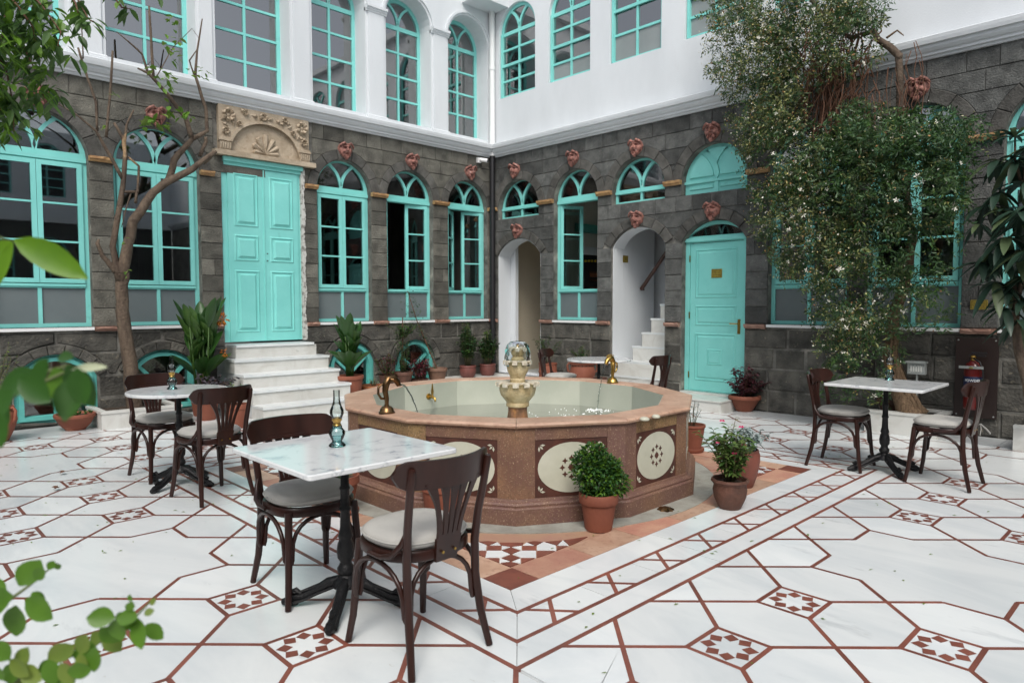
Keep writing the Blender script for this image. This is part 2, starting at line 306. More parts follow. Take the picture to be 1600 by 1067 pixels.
def stones(W, s0, s1, bounds, obs, wing, mat, wmin, wmax, key, ch=.005, jit=.005, gap=.0028):
    global stone_n
    for ci in range(len(bounds)-1):
        za, zb = bounds[ci], bounds[ci+1]; n = 8; zs = [za+.004+(zb-za-.008)*k/n for k in range(n+1)]
        act = []
        for o in obs:
            e = [o.ext(z) for z in zs]
            if all(x is None for x in e): continue
            if sum(x is None for x in e) and not any(x is None for x in e[:2]) and o.rise is None: pass
            act.append([(x if x else (o.c, o.c)) for x in e])
        act.sort(key=lambda e: min(x[0] for x in e))
        bl = [[s0]*(n+1)] + [[x[1] for x in e] for e in act]; br = [[x[0] for x in e] for e in act] + [[s1]*(n+1)]
        for L, Rr in zip(bl, br):
            ks = [k for k in range(n+1) if Rr[k]-L[k] > .03]
            if len(ks) < 3: continue
            Lk = [L[k] for k in ks]; Rk = [Rr[k] for k in ks]; zk = [zs[k] for k in ks]; am, bm = max(Lk), min(Rk)
            js = []
            x = am+random.uniform(wmin, wmax)*random.uniform(.6, 1)
            while x < bm-wmin*.5: js.append(x); x += random.uniform(wmin, wmax)
            edges = [Lk]+[[j]*len(ks) for j in js]+[Rk]
            for a, b in zip(edges, edges[1:]):
                straight = len(set(a)) == 1 and len(set(b)) == 1
                if straight: p = rect(a[0]+gap, b[0]-gap, zk[0], zk[-1])
                else: p = [(b[i]-gap, zk[i]) for i in range(len(ks))] + [(a[i]+gap, zk[i]) for i in range(len(ks)-1, -1, -1)]
                if abs(area2(p)) < .004: continue
                j = .004 if ch < .015 else .009
                if straight: p = [(x+random.uniform(-j, j)*.5, z+random.uniform(-j, j)*.5) for x, z in p]
                mb = MB(); slab(mb, p, W, -.04, random.uniform(-jit, jit), ch)
                stone_n[key] = stone_n.get(key, 0)+1
                cx = sum(q[0] for q in p)/len(p); cz = sum(q[1] for q in p)/len(p); c = Vector(W(cx, cz, 0))
                mb.v = [tuple(Vector(v)-c) for v in mb.v]
                vis = True
                if stone_n[key] <= 100000:
                    o = mb.build('stone', mat, None, loc=c); kid(o, wing)
                    allst[key].append((c, o))
allst = {'A': [], 'B': []}
def voussoirs(W, o, wing, n=9, d=.012, mat=RING):
    h = (o.s1-o.s0)/2; R = (h*h+o.rise**2)/(2*o.rise); zc = o.zs+o.rise-R; a0 = math.degrees(math.acos(min(1, h/R)))
    for k in range(n):
        u = a0+(180-2*a0)*k/n+.35; v = a0+(180-2*a0)*(k+1)/n-.35
        p = arc(o.c, zc, R+.004, u, v, 4)+arc(o.c, zc, R+o.rw, v, u, 4)
        mb = MB(); slab(mb, p, W, -.05, d+random.uniform(-.003, .003), .007)
        c = Vector(W(o.c, zc+R, 0)); mb.v = [tuple(Vector(q)-c) for q in mb.v]; kid(mb.build('voussoir', mat, None, loc=c), wing)
# openings -----------------------------------------------------------
SP, AP = 3.13, 3.595
winA = [Obs(1.13,2.15,1.14,SP,.485), Obs(2.41,3.42,1.14,SP,.485), Obs(5.10,6.03,1.14,SP,.465), Obs(6.32,7.25,1.14,SP,.465), Obs(7.575,8.49,1.14,SP,.455)]
extraA = [Obs(-1.35,-.35,1.14,SP,.485), Obs(-.1,.9,1.14,SP,.485)]
doorA = Obs(3.70,4.87,.0,3.39,None); tympA = Obs(3.60,5.03,3.39,4.08,None)
bsA = [Obs(1.34,2.17,.04,.56,.27,.11), Obs(2.50,3.33,.04,.56,.27,.11), Obs(5.25,6.06,.04,.50,.33,.11), Obs(6.46,7.25,.04,.48,.34,.11)]
lunB = [Obs(8.23,9.24,2.94,SP,.465), Obs(5.70,6.66,2.94,SP,.47), Obs(4.43,5.42,2.94,SP,.48)]
talB = [Obs(6.94,7.88,1.14,SP,.465), Obs(3.14,4.12,1.14,SP,.48), Obs(1.96,2.94,1.14,SP,.48), Obs(.62,1.62,1.14,SP,.48), Obs(-.75,.25,1.14,SP,.48)]
pasB = [Obs(8.18,9.25,0,2.28,.29), Obs(5.68,6.66,0,2.28,.29), Obs(4.43,5.40,.0,2.28,.29)]
bndA_lo = [0,.28,.56,.83,1.085]
bndA_hi = [1.145,1.361,1.577,1.793,2.009,2.225,2.441,2.657,2.873,3.09,3.17,3.395,3.62,3.845,4.07]
bndB_hi = [1.145,1.372,1.60,1.827,2.054,2.28,2.50,2.72,2.94,3.09,3.17,3.395,3.62,3.845,4.07]
def backing(W, s0, s1, obs, wing, name='wall_core'):
    holes = []
    for o in obs:
        if o.rise is None: holes.append(rect(o.s0+.001, o.s1-.001, max(o.zb,.005), o.zs-.001))
        else: holes.append(arched(o.s0, o.s1, max(o.zb,.005), o.zs, o.rise))
    mb = MB(); plate(mb, rect(s0, s1, 0, 4.09), holes, W, -.32, -.014); c = Vector(wing.location); mb.v = [tuple(Vector(v)-c) for v in mb.v]
    return mb.build(name, MORT, wing)
backing(WA, -8.0, XB-.02, winA+extraA+[Obs(3.70,4.87,.86,3.39,None)]+bsA, wingA)
backing(WB, -7.5, YA+.3, lunB+talB+pasB, wingB)
stones(WA, -1.6, XB-.005, bndA_lo, [doorA]+bsA, wingA, BASL, .32, .62, 'A', ch=.02, jit=.012, gap=.006)
stones(WA, -1.6, XB-.005, bndA_hi, winA+extraA+[doorA,tympA], wingA, BASA, .22, .44, 'A')
stones(WB, -.9, YA-.005, bndA_lo, pasB, wingB, BASL, .32, .62, 'B', ch=.02, jit=.012, gap=.006)
stones(WB, -.9, YA-.005, bndB_hi, lunB+talB+pasB, wingB, BAS, .22, .44, 'B')
for o in winA+extraA: voussoirs(WA, o, wingA, 7, .008)
for o in lunB+talB: voussoirs(WB, o, wingB, 7, .008)
for o in pasB: voussoirs(WB, o, wingB, 7)
for o in bsA: voussoirs(WA, o, wingA, 7, .03, BASL)
# past 300 stones of a wing: the rest (the ones that show smallest) are joined
for key, wing in (('A', wingA), ('B', wingB)):
    L = allst[key]
    def vis(c):
        q = c-Vector((0,0,CAMH)); z = q.dot(_f)
        if z < .2: return 1e6
        x = abs(q.dot(_r)/z*FPX); y = abs(q.dot(_u)/z*FPX)
        return z + (1000 if x > 830 or y > 560 else 0)
    L.sort(key=lambda t: vis(t[0]))
    rest = L[296:]
    if rest:
        mb = MB()
        for c, o in rest:
            base = Vector(o.location)
            mb.add([tuple(Vector(v.co)+base) for v in o.data.vertices], [tuple(p.vertices) for p in o.data.polygons])
            bpy.data.objects.remove(o)
        mb.build('distant_stones', BAS, wing, kind='stuff')
# sill blocks and capitals between the openings ---------------------------------
def strip(W, a, b, z0, z1, d, mat, name, wing, prof=None, rough=0):
    prof = prof or [(-.03,z0),(d*.6,z0),(d*.75,z0+(z1-z0)*.3),(d,z0+(z1-z0)*.5),(d,z1),(-.03,z1)]
    n = max(2, int((b-a)/.04)); vs = []; m = len(prof)
    for i in range(n+1):
        t = a+(b-a)*i/n
        for k, (dd, z) in enumerate(prof):
            j = random.uniform(-1, 1)*rough if 0 < k < m-1 else 0
            vs.append(W(t, z+j*.6, dd+j))
    fs = [(i*m+k, i*m+(k+1) % m, (i+1)*m+(k+1) % m, (i+1)*m+k) for i in range(n) for k in range(m)] + [tuple(range(m)), tuple(n*m+k for k in range(m))[::-1]]
    mb = MB().add(vs, fs); c = Vector(wing.location); mb.v = [tuple(Vector(v)-c) for v in mb.v]
    return mb.build(name, mat, wing)
for a, b in [(2.15,2.41),(3.42,3.60),(4.90,5.10),(6.03,6.32),(7.25,7.575),(8.49,8.60),(.9,1.13)]:
    strip(WA, a, b, 3.10, 3.16, .055, CAPY, 'capital', wingA, rough=.004)
for a, b in [(9.25,9.36),(7.88,8.23),(6.66,6.94),(5.42,5.70),(4.12,4.43),(2.94,3.14),(1.62,1.96),(.25,.62)]:
    strip(WB, a, b, 3.10, 3.165, .055, CAPY, 'capital', wingB, rough=.004)
for a, b in [(2.16,2.40),(3.43,3.68),(4.90,5.09),(6.04,6.31),(7.26,7.565),(8.5,8.6)]:
    strip(WA, a, b, 1.09, 1.145, .05, CAPR, 'sill_block', wingA, rough=.006)
for a, b in [(7.89,8.17),(6.68,6.93),(5.43,5.67),(4.13,4.42),(2.95,3.13),(1.63,1.95),(9.26,9.36)]:
    strip(WB, a, b, 1.085, 1.14, .05, CAPR, 'sill_block', wingB, rough=.006)
def wstrip(W, a, b, z0, z1, d0, d1, mat, name, wing):
    mb = MB().box((a,z0,d0),(b,z1,d1), T=lambda s,z,d: W(s,z,d)); c = Vector(wing.location); mb.v = [tuple(Vector(v)-c) for v in mb.v]; return mb.build(name, mat, wing)
# ------------------------------------------------------------------ windows
def lobes(s0, s1, z, e):    # the three lights of a round head, inset by e
    r = (s1-s0)/2; c = (s0+s1)/2
    lb = arc(s0, z, r, 0, 60, 8) + arc(c, z, r, 120, 180, 8)[1:]
    rb = arc(c, z, r, 0, 60, 8) + arc(s1, z, r, 120, 180, 8)[1:]
    tb = arc(c, z, r, 60, 120, 10) + arc(s0, z, r, 60, 0, 8)[1:] + arc(s1, z, r, 180, 120, 8)[1:-1]
    return [inset(p, e) for p in (lb, rb, tb)]
def pane(W, poly, d, win, mat=GLASS, th=.006):
    mb = MB(); plate(mb, poly, [], W, d-th, d); c = Vector(win['o']); mb.v = [tuple(Vector(v)-c) for v in mb.v]
    return mb.build('pane', mat, win['obj'], norm=True)
def winobj(mb, W, s, z, wing, name='window', mat=TEAL):
    c = Vector(W(s, z, 0)); mb.v = [tuple(Vector(v)-c) for v in mb.v]
    o = mb.build(name, mat, None, loc=c); kid(o, wing); return {'obj': o, 'o': c}
def wpart(mb, win, name, mat=TEAL, **k):
    c = win['o']; mb.v = [tuple(Vector(v)-c) for v in mb.v]; return mb.build(name, mat, win['obj'], **k)
def hinge(W, hs, hd, ang):
    c, s = math.cos(R_(ang)), math.sin(R_(ang))
    return lambda u, z, d: W(hs+(u-hs)*c-(d-hd)*s, z, hd+(u-hs)*s+(d-hd)*c)
def casement(W, a, b, z0, z1, d, win, ang=0, side='l', rows=3):
    hs = a if side == 'l' else b
    T = hinge(W, hs, d, ang) if ang else W
    holes = []; e = .052; m = .022; H = z1-z0-2*e; h = (H-(rows-1)*m)/rows
    for k in range(rows): zz = z0+e+k*(h+m); holes.append(rect(a+e, b-e, zz, zz+h))
    mb = MB(); plate(mb, rect(a, b, z0, z1), holes, T, d-.015, d+.028); wpart(mb, win, 'casement')
    for hh in holes: pane(T, inset(hh, -.004), d+.006, win)
def tall_window(W, o, wing, left=0, right=0, zl=1.62, frost=FROST, d=-.115):
    s0, s1, zs = o.s0, o.s1, SP+.0; F = .05; zt = 3.07
    c = o.c; L = lobes(s0+F*.8, s1-F*.8, zs+.035, .022)
    low = [rect(s0+F, c-.02, 1.19, zl-.02), rect(c+.02, s1-F, 1.19, zl-.02)]
    mid = rect(s0+F, s1-F, zl+.035, zt-.0)
    mb = MB(); plate(mb, arched(s0-.01, s1+.01, 1.145, zs), L+low+[mid], W, d-.05, d)
    mb.box((s0+F, zl+.0, d), (s1-F, zl+.03, d+.018), T=W); mb.box((s0+.005, zt+.01, d), (s1-.005, zt+.06, d+.022), T=W)
    win = winobj(mb, W, c, 1.145, wing)
    for p in L: pane(W, inset(p, -.006), d-.02, win)
    for p in low: pane(W, inset(p, -.004), d-.02, win, frost)
    casement(W, s0+F+.004, c-.002, zl+.04, zt-.006, d-.005, win, left, 'l')
    casement(W, c+.002, s1-F-.004, zl+.04, zt-.006, d-.005, win, right, 'r')
    mb = MB().box((s0+.002, 1.105, -.16), (s1-.002, 1.14, .03), T=W); wpart(mb, win, 'sill', WHITE)
    return win
for i, o in enumerate(extraA+winA):
    lr = {2:(0,0), 4:(0,0), 5:(-82,10), 6:(-36,16)}.get(i, (0,0))
    tall_window(WA, o, wingA, *lr)
# wall B maps s the other way round as seen from the court: 'r' hinge is the left jamb in the picture
for i, o in enumerate(talB): tall_window(WB, o, wingB, *(((-100), 66) if i == 0 else (0,0)))
def lunette(o, blind=False, d=-.115):
    s0, s1, c = o.s0, o.s1, o.c; F = .04; L = lobes(s0+F*.7, s1-F*.7, SP+.01, .024)
    low = [rect(s0+F, c-.02, 2.98, SP-.035), rect(c+.02, s1-F, 2.98, SP-.035)]
    mb = MB()
    if blind:
        plate(mb, arched(s0-.01, s1+.01, 2.94, SP), [], WB, d-.05, d)
        win = winobj(mb, WB, c, 2.94, wingB)
        for p in lobes(s0+F*.7, s1-F*.7, SP+.01, .034): m2 = MB(); plate(m2, inset(p, .012), [], WB, d-.01, d+.022); wpart(m2, win, 'panel')
        for p in low: m2 = MB(); slab(m2, inset(p, .03), WB, d-.01, d+.014, .012); wpart(m2, win, 'panel')
        m2 = MB().box((s0, SP-.03, d-.01), (s1, SP+.005, d+.03), T=WB).box((c-.03,2.95,d-.01),(c+.03,SP-.031,d+.02),T=WB); wpart(m2, win, 'rail')
    else:
        plate(mb, arched(s0-.01, s1+.01, 2.94, SP), L+low, WB, d-.05, d); mb.box((s0+.004, SP-.03, d), (s1-.004, SP+.005, d+.02), T=WB)
        win = winobj(mb, WB, c, 2.94, wingB)
        for p in L+low: pane(WB, inset(p, -.004), d-.02, win)
for i, o in enumerate(lunB): lunette(o, blind=(i == 2))
# basement lights
for o in bsA:
    s0, s1 = o.s0, o.s1; d = -.05; n = 16
    R1 = arched(s0, s1, o.zb, o.zs, o.rise, n); mb = MB()
    i1 = arched(s0+.10, s1-.10, o.zb+.09, o.zs-.01, o.rise-.07, n)
    plate(mb, R1, [i1], WA, d-.06, d)
    mid = arched(s0+.045, s1-.045, o.zb+.04, o.zs, o.rise-.03, n); plate(mb, mid, [inset(i1, -.004)], WA, d-.001, d+.03)
    for sg in (-1, 1):
        a = Vector((o.c, o.zb+.30)); b = Vector((o.c+sg*(s1-s0)*.36, o.zs+.10)); nn = Vector((-(b-a).y, (b-a).x)).normalized()*.022
        plate(mb, [tuple(a-nn), tuple(b-nn), tuple(b+nn), tuple(a+nn)], [], WA, d-.05, d-.012)
    plate(mb, rect(o.c-.022, o.c+.022, o.zb+.085, o.zb+.31), [], WA, d-.05, d-.0125)
    win = winobj(mb, WA, o.c, o.zb, wingA, 'basement_window', TEAL2)
    pane(WA, inset(i1, -.006), d-.055, win)
# dark rooms behind the lower windows -----------------------------------------------
def room(a, b, mat, wing, name='room', inward=None):   # five sides, open towards its window
    x0,y0,z0 = a; x1,y1,z1 = b; vs = [(x,y,z) for x in (x0,x1) for y in (y0,y1) for z in (z0,z1)]
    fs = {'x0':(0,1,3,2),'x1':(4,6,7,5),'y0':(0,4,5,1),'y1':(2,3,7,6),'z0':(0,2,6,4),'z1':(1,5,7,3)}
    fs.pop('y0' if wing is wingA else 'x0'); mb = MB().add(vs, list(fs.values())); c = Vector(wing.location); mb.v = [tuple(Vector(v)-c) for v in mb.v]
    return mb.build(name, mat, wing, norm=False)
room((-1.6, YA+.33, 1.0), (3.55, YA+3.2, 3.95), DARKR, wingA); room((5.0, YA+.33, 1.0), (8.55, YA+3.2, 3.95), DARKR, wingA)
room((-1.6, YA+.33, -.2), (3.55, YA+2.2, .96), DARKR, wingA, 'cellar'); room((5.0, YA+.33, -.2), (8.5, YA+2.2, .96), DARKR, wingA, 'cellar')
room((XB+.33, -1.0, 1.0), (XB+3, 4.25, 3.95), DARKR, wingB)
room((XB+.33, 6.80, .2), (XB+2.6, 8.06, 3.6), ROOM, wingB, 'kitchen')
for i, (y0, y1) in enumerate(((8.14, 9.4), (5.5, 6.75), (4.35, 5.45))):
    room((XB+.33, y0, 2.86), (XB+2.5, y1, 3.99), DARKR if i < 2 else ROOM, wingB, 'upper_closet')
# passage arches -------------------------------------------------------------------
def shell(a, b, wing, name, mat, faces):   # an open box: named faces only, each a thin slab
    x0,y0,z0 = a; x1,y1,z1 = b; t = .04; mb = MB()
    for f in faces:
        if f == '-y': mb.box((x0,y0-t,z0),(x1,y0,z1))
        if f == '+y': mb.box((x0,y1,z0),(x1,y1+t,z1))
        if f == '+x': mb.box((x1,y0-t,z0),(x1+t,y1+t,z1))
        if f == '+z': mb.box((x0,y0-t,z1+.001),(x1+t,y1+t,z1+t))
        if f == '-z': mb.box((x0,y0,z0-t),(x1,y1,z0))
    c = Vector(wing.location); mb.v = [tuple(Vector(v)-c) for v in mb.v]; return mb.build(name, mat, wing)
# passage 1: white jamb on the left, beige wall behind on the right
shell((XB+.3,8.20,.15),(XB+1.9,9.30,2.62), wingB, 'passage_wall', BEIGE, ['-y','+x','+z'])
mb = MB().box((XB+.325,9.116,.15),(XB+.40,9.29,2.6)); mb.v = [tuple(Vector(v)-Vector(wingB.location)) for v in mb.v]; mb.build('white_jamb', PLA, wingB)
shell((XB+.41,9.20,.15),(XB+1.9,9.30,2.62), wingB, 'passage_side', BEIGE, ['+y'])
shell((XB-.02,8.20,.15),(XB+1.9,9.30,.151), wingB, 'passage_floor', GREYM, ['-z'])
for o in pasB[:2]:
    m2 = MB(); outl = arched(o.s0+.002, o.s1-.002, .16, 2.28, .288); plate(m2, outl, [inset(outl, .012)], WB, -.318, -.045 if o is pasB[1] else -.02); m2.v = [tuple(Vector(v)-Vector(wingB.location)) for v in m2.v]; m2.build('reveal_lining', PLA, wingB)
# passage 2: stair well with marble flight rising to the right
shell((XB+.3,5.0,.15),(XB+1.15,6.645,4.0), wingB, 'stairwell_wall', PLA, ['+y'])
shell((XB+.3,4.6,.15),(XB+1.35,6.75,4.0), wingB, 'stairwell_back', PLA, ['+x'])
mb = MB(); plate(mb, rect(5.70,6.64,.16,2.55), [arched(5.72,6.60,.17,2.27,.26)], WB, -.36, -.322); mb.v = [tuple(Vector(v)-Vector(wingB.location)) for v in mb.v]
stair2 = empty('inner_staircase', (XB+.5, 6.2, .15), 'narrow white marble stairs climbing inside the arched stairwell', 'staircase')
for k in range(9):
    z0 = [.15,.31,.53,.75,.97,1.19,1.41,1.63,1.85][k]-.0; y1 = 6.64 if k < 2 else at_x(990+14.2*(k-2), 500, XB+.34).y
    y0 = 4.7
    s_ = MB().box((XB+(.0 if k < 2 else .33), y0+.98 if k < 2 else 4.95, z0), (XB+1.12, y1-.0, z0+(.13 if k < 1 else .19)), T=lambda x,y,z: (x-XB-.5, y-6.2, z-.15)).build('riser', STEPM, stair2)
    t_ = MB().box((XB+(-.015 if k == 0 else .005 if k == 1 else .325), y0+.98 if k < 2 else 4.95, z0+(.1305 if k < 1 else .1905)), (XB+1.12, y1+.012, z0+(.16 if k < 1 else .22)-.0005), T=lambda x,y,z: (x-XB-.5, y-6.2, z-.15)).build('tread', MARB, stair2)
rail_a, rail_b = at_x(1002, 452, XB+.75), at_x(1043, 392, XB+.75)
dv = (rail_b-rail_a).normalized(); rail = MB().tube([rail_a, rail_b+dv*.6], .032, 10).box((rail_a.x, rail_a.y-.02, rail_a.z-.02), (rail_a.x+.06, rail_a.y+.01, rail_a.z+.01))
rail.v = [tuple(Vector(v)-Vector(wingB.location)) for v in rail.v]; rail.build('handrail', WOOD2, wingB)
# kitchen seen through the open window
def kpart(n, a, b, m): mb = MB().box(a, b); mb.v = [tuple(Vector(v)-Vector(wingB.location)) for v in mb.v]; return mb.build(n, m, wingB)
# ------------------------------------------------------------------ white upper storey
COR = [(-.03,4.06),(.035,4.06),(.045,4.085),(.07,4.09),(.075,4.115),(.095,4.125),(.12,4.155),(.125,4.18),(.155,4.19),(.165,4.225),(.17,4.26),(.14,4.275),(.10,4.285),(.02,4.30),(-.03,4.30)]
def cornice(W, a, b, lim, wing, ja, jb):
    vs = []; m = len(COR)
    for (t, j) in ((a, ja), (b, jb)):
        for d, z in COR: vs.append(W(t-(d if j else 0), z, d))
    fs = [(k, (k+1) % m, m+(k+1) % m, m+k) for k in range(m)] + [tuple(range(m)), tuple(range(m, 2*m))[::-1]]
    mb = MB().add(vs, fs); c = Vector(wing.location); mb.v = [tuple(Vector(v)-c) for v in mb.v]; mb.build('cornice', PLA, wing)
cornice(WA, -8.0, XB, None, wingA, 0, 1); cornice(WB, -7.5, YA, None, wingB, 0, 1)
UZ = 4.36; UTOP = 7.0
nich = [(.95,1.96),(2.37,3.41-.0),(3.66,4.71),(5.053,5.955),(6.33,7.22),(7.59,8.50)]
nich = [(-1.75,-.75),(-.45,.55)] + nich
def upz(a, b): return (b-a)/2
mb = MB(); plate(mb, rect(-8.0, XB-.0, 4.10, UTOP), [arched(a, b, UZ, 5.98) for a, b in nich], WA, -.30, 0)
mb.v = [tuple(Vector(v)-Vector(wingA.location)) for v in mb.v]; mb.build('plaster_wall', PLA, wingA)
for a, b in nich:
    c = (a+b)/2; r = (b-a)/2; d = -.30
    m2 = MB(); plate(m2, arc(c, 5.98, r+.075, 0, 180, 20)+arc(c, 5.98, r+.035, 180, 0, 20), [], WA, -.01, .03)
    m2.v = [tuple(Vector(v)-Vector(wingA.location)) for v in m2.v]; m2.build('arch_moulding', PLA, wingA)
    holes = []; zc = [4.42,4.80,5.18,5.56,5.94]; f = .045
    for k in range(4): holes += [rect(a+f+.01, c-.018, zc[k]+.016, zc[k+1]-.016), rect(c+.018, b-f-.01, zc[k]+.016, zc[k+1]-.016)]
    holes += lobes(a+.035, b-.035, 5.97, .02)
    fr = MB(); plate(fr, arched(a-.01, b+.01, UZ+.001, 5.98), holes, WA, d-.05, d)
    win = winobj(fr, WA, c, UZ, wingA, 'upper_window')
    for h in holes: pane(WA, inset(h, -.004), d-.02, win, GLASSU)
prs = [(.55,.95),(1.96,2.37),(3.41,3.66),(4.71,5.053),(5.955,6.33),(7.22,7.59)]
for a, b in prs:
    g = .045; c = (a+b)/2
    wstrip(WA, a+g, b-g, 4.36, 5.93, -.01, .022, PLA, 'pilaster', wingA)
    strip(WA, a+.0, b-.0, 4.285, 4.355, .075, PLA, 'pilaster_base', wingA, prof=[(-.03,4.285),(.075,4.285),(.075,4.315),(.055,4.325),(.055,4.345),(.04,4.36),(-.03,4.36)])
    strip(WA, a-.0, b+.0, 5.93, 6.03, .07, PLA, 'pilaster_capital', wingA, prof=[(-.03,5.93),(.03,5.93),(.035,5.95),(.05,5.96),(.055,5.985),(.075,5.99),(.075,6.03),(-.03,6.03)])
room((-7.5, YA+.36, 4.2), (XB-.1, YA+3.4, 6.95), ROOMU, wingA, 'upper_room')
# wing B upper
uB = [(8.305,9.20,5.08,6.21,True),(7.10,7.99,5.09,6.2,True),(5.78,6.71,5.09,6.2,True),(4.50,5.39,5.10,6.2,True),(3.2,4.1,5.10,6.2,True),(1.9,2.8,5.1,6.2,True),(.5,1.4,5.1,6.2,True)]
mb = MB(); plate(mb, rect(-7.5, YA-.0, 4.10, UTOP), [arched(a, b, z0, z1) for a, b, z0, z1, _ in uB], WB, -.30, 0)
mb.v = [tuple(Vector(v)-Vector(wingB.location)) for v in mb.v]; mb.build('plaster_wall', PLA, wingB)
for i, (a, b, z0, z1, _) in enumerate(uB):
    c = (a+b)/2; d = -.06; f = .05; holes = []; zz = [z0+.03, z0+.30, z0+.57, z0+.84, z1-.02]
    if i == 2: zz = [z0+.02, z0+.42, z0+.78, z1-.02]
    for k in range(len(zz)-1): holes += [rect(a+f, c-.018, zz[k]+.018, zz[k+1]-.018), rect(c+.018, b-f, zz[k]+.018, zz[k+1]-.018)]
    holes += lobes(a+.035, b-.035, z1, .022)
    fr = MB(); plate(fr, arched(a-.01, b+.01, z0+.001, z1), holes, WB, d-.05, d); fr.box((a+.01, zz[2]-.022, d), (b-.01, zz[2]+.022, d+.02), T=WB)
    fr.box((b-.05, z0+.02, d), (b-.012, z1, d+.03), T=WB)
    win = winobj(fr, WB, c, z0, wingB, 'upper_window')
    for k, h in enumerate(holes): pane(WB, inset(h, -.004), d-.02, win, BLIND if (i in (1, 2) and k < 2) or i == 3 else GLASSU)
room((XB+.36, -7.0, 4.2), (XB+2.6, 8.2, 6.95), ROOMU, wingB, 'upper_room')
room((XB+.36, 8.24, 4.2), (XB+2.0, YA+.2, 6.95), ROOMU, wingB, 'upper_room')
# curtains behind the first upper window of wing B
mb = MB(); n = 40; vs = []; 
for i in range(n+1):
    s = 8.33+.85*i/n; dd = -.20+.02*math.sin(i*1.9)
    vs += [WB(s, 5.1, dd), WB(s, 6.7, dd)]
mb.add(vs, [(2*i,2*i+1,2*i+3,2*i+2) for i in range(n)]); mb.v = [tuple(Vector(v)-Vector(wingB.location)) for v in mb.v]; mb.build('curtain', CURT, wingB, smooth=True)
# eave at the corner
mb = MB().box((7.9, YA-.42, 6.62), (XB+.0, YA+.02, 6.99)); mb.v = [tuple(Vector(v)-Vector(wingA.location)) for v in mb.v]; mb.build('eave', PLA, wingA)
for wg, W, a, b in ((wingA, WA, -8.0, XB+.3), (wingB, WB, -7.5, YA-.13)):
    mb = MB().box((a, UTOP+.001, -.4), (b, UTOP+.12, .12), T=W); mb.v = [tuple(Vector(v)-Vector(wg.location)) for v in mb.v]; mb.build('roof_edge', PLA, wg)
# ------------------------------------------------------------------ the sides of the court behind the camera (they light it and show in the panes)
for nm, W, L, lab in (('C', lambda s,z,d: (-8.0+d, s, z), (-7.5, YA), 'white plastered wing behind the viewer facing the right wing'), ('D', lambda s,z,d: (s, -7.5+d, z), (-8.0, XB), 'white plastered wing behind the viewer facing the double door')):
    bw = empty('courtyard_building', W((L[0]+L[1])/2, 0, 0), lab, 'building'); cc = Vector(bw.location)
    def P(mb, n, m, **k): mb.v = [tuple(Vector(v)-cc) for v in mb.v]; return mb.build(n, m, bw, **k)
    ws = [(L[0]+.8+1.45*k, L[0]+1.8+1.45*k) for k in range(int((L[1]-L[0]-1.6)/1.45))]
    mb = MB(); plate(mb, rect(L[0], L[1], 4.1, UTOP), [arched(a, b, 4.9, 6.1) for a, b in ws], W, -.25, 0); P(mb, 'plaster_wall', PLA)
    mb = MB(); plate(mb, rect(L[0], L[1], 0, 4.09), [arched(a, b, 1.14, 3.1) for a, b in ws], W, -.25, 0); P(mb, 'wall', BAS)
    mb = MB().box((L[0], 4.06, -.02), (L[1], 4.30, .14), T=W); P(mb, 'cornice', PLA)
    for a, b in ws:
        c = (a+b)/2
        for z0, z1 in ((4.9, 6.1), (1.14, 3.1)):
            hs = lobes(a+.03, b-.03, z1, .02); n = 4
            for k in range(n):
                q0 = z0+.04+(z1-z0-.06)*k/n; q1 = q0+(z1-z0-.06)/n-.03; hs += [rect(a+.05, c-.02, q0, q1), rect(c+.02, b-.05, q0, q1)]
            mb = MB(); plate(mb, arched(a-.01, b+.01, z0, z1), hs, W, -.14, -.08); fo = P(mb, 'window', TEAL)
            mb = MB(); plate(mb, arched(a, b, z0, z1), [], W, -.13, -.12); mb.v = [tuple(Vector(v)-cc) for v in mb.v]; mb.build('pane', BLACK, fo)
# ------------------------------------------------------------------ doors
dW = lambda s,z,d: WA(s,z,d)
def raised(mb, a, b, z0, z1, W, d, e=.05, dep=.022):
    vs = []; q = [(0,.0),( .018,.012),(.030,-.004),(e,.0),(e+.022,dep)]
    rings = []
    for k, (i, dd) in enumerate(q): rings.append([W(x,z,d+dd) for x,z in rect(a+i,b-i,z0+i,z1-i)])
    vs = [v for r in rings for v in r]; fs = []
    for k in range(len(rings)-1):
        for i in range(4): fs.append((k*4+i, k*4+(i+1) % 4, (k+1)*4+(i+1) % 4, (k+1)*4+i))
    fs.append(tuple((len(rings)-1)*4+i for i in range(4))); return mb.add(vs, fs)
def ctr(mb, c): mb.v = [tuple(Vector(v)-Vector(c)) for v in mb.v]; return mb
dA = -.03; c = WA(4.28, .89, 0)
mb = MB(); plate(mb, rect(3.69, 4.88, .895, 3.385), [], WA, dA-.06, dA); mb.box((3.73,3.28,dA-.02),(4.84,3.325,dA+.04),T=WA).box((3.715,3.326,dA-.02),(4.855,3.385,dA+.075),T=WA)
doora = ctr(mb, c).build('double_door', TEAL, None, loc=c); kid(doora, wingA)
for a, b in ((3.78, 4.275), (4.285, 4.79)):
    m2 = MB(); plate(m2, rect(a, b, .90, 3.275), [], WA, dA-.005, dA+.022); ctr(m2, c).build('door_leaf', TEAL, doora)
    for z0, z1 in ((1.02, 1.88), (2.00, 2.36), (2.47, 3.19)):
        m2 = MB(); raised(m2, a+.075, b-.075, z0, z1, WA, dA+.0225); ctr(m2, c).build('panel', TEAL, doora, norm=True)
m2 = MB().box((4.272,.90,dA+.02),(4.288,3.27,dA+.034),T=WA); ctr(m2, c).build('meeting_strip', TEAL, doora)
m2 = MB().tube([WA(4.32,2.02,dA+.02),WA(4.32,2.02,dA+.028)],.009).tube([WA(4.32,2.12,dA+.02),WA(4.32,2.12,dA+.028)],.009); ctr(m2, c).build('keyhole', BLACK, doora)
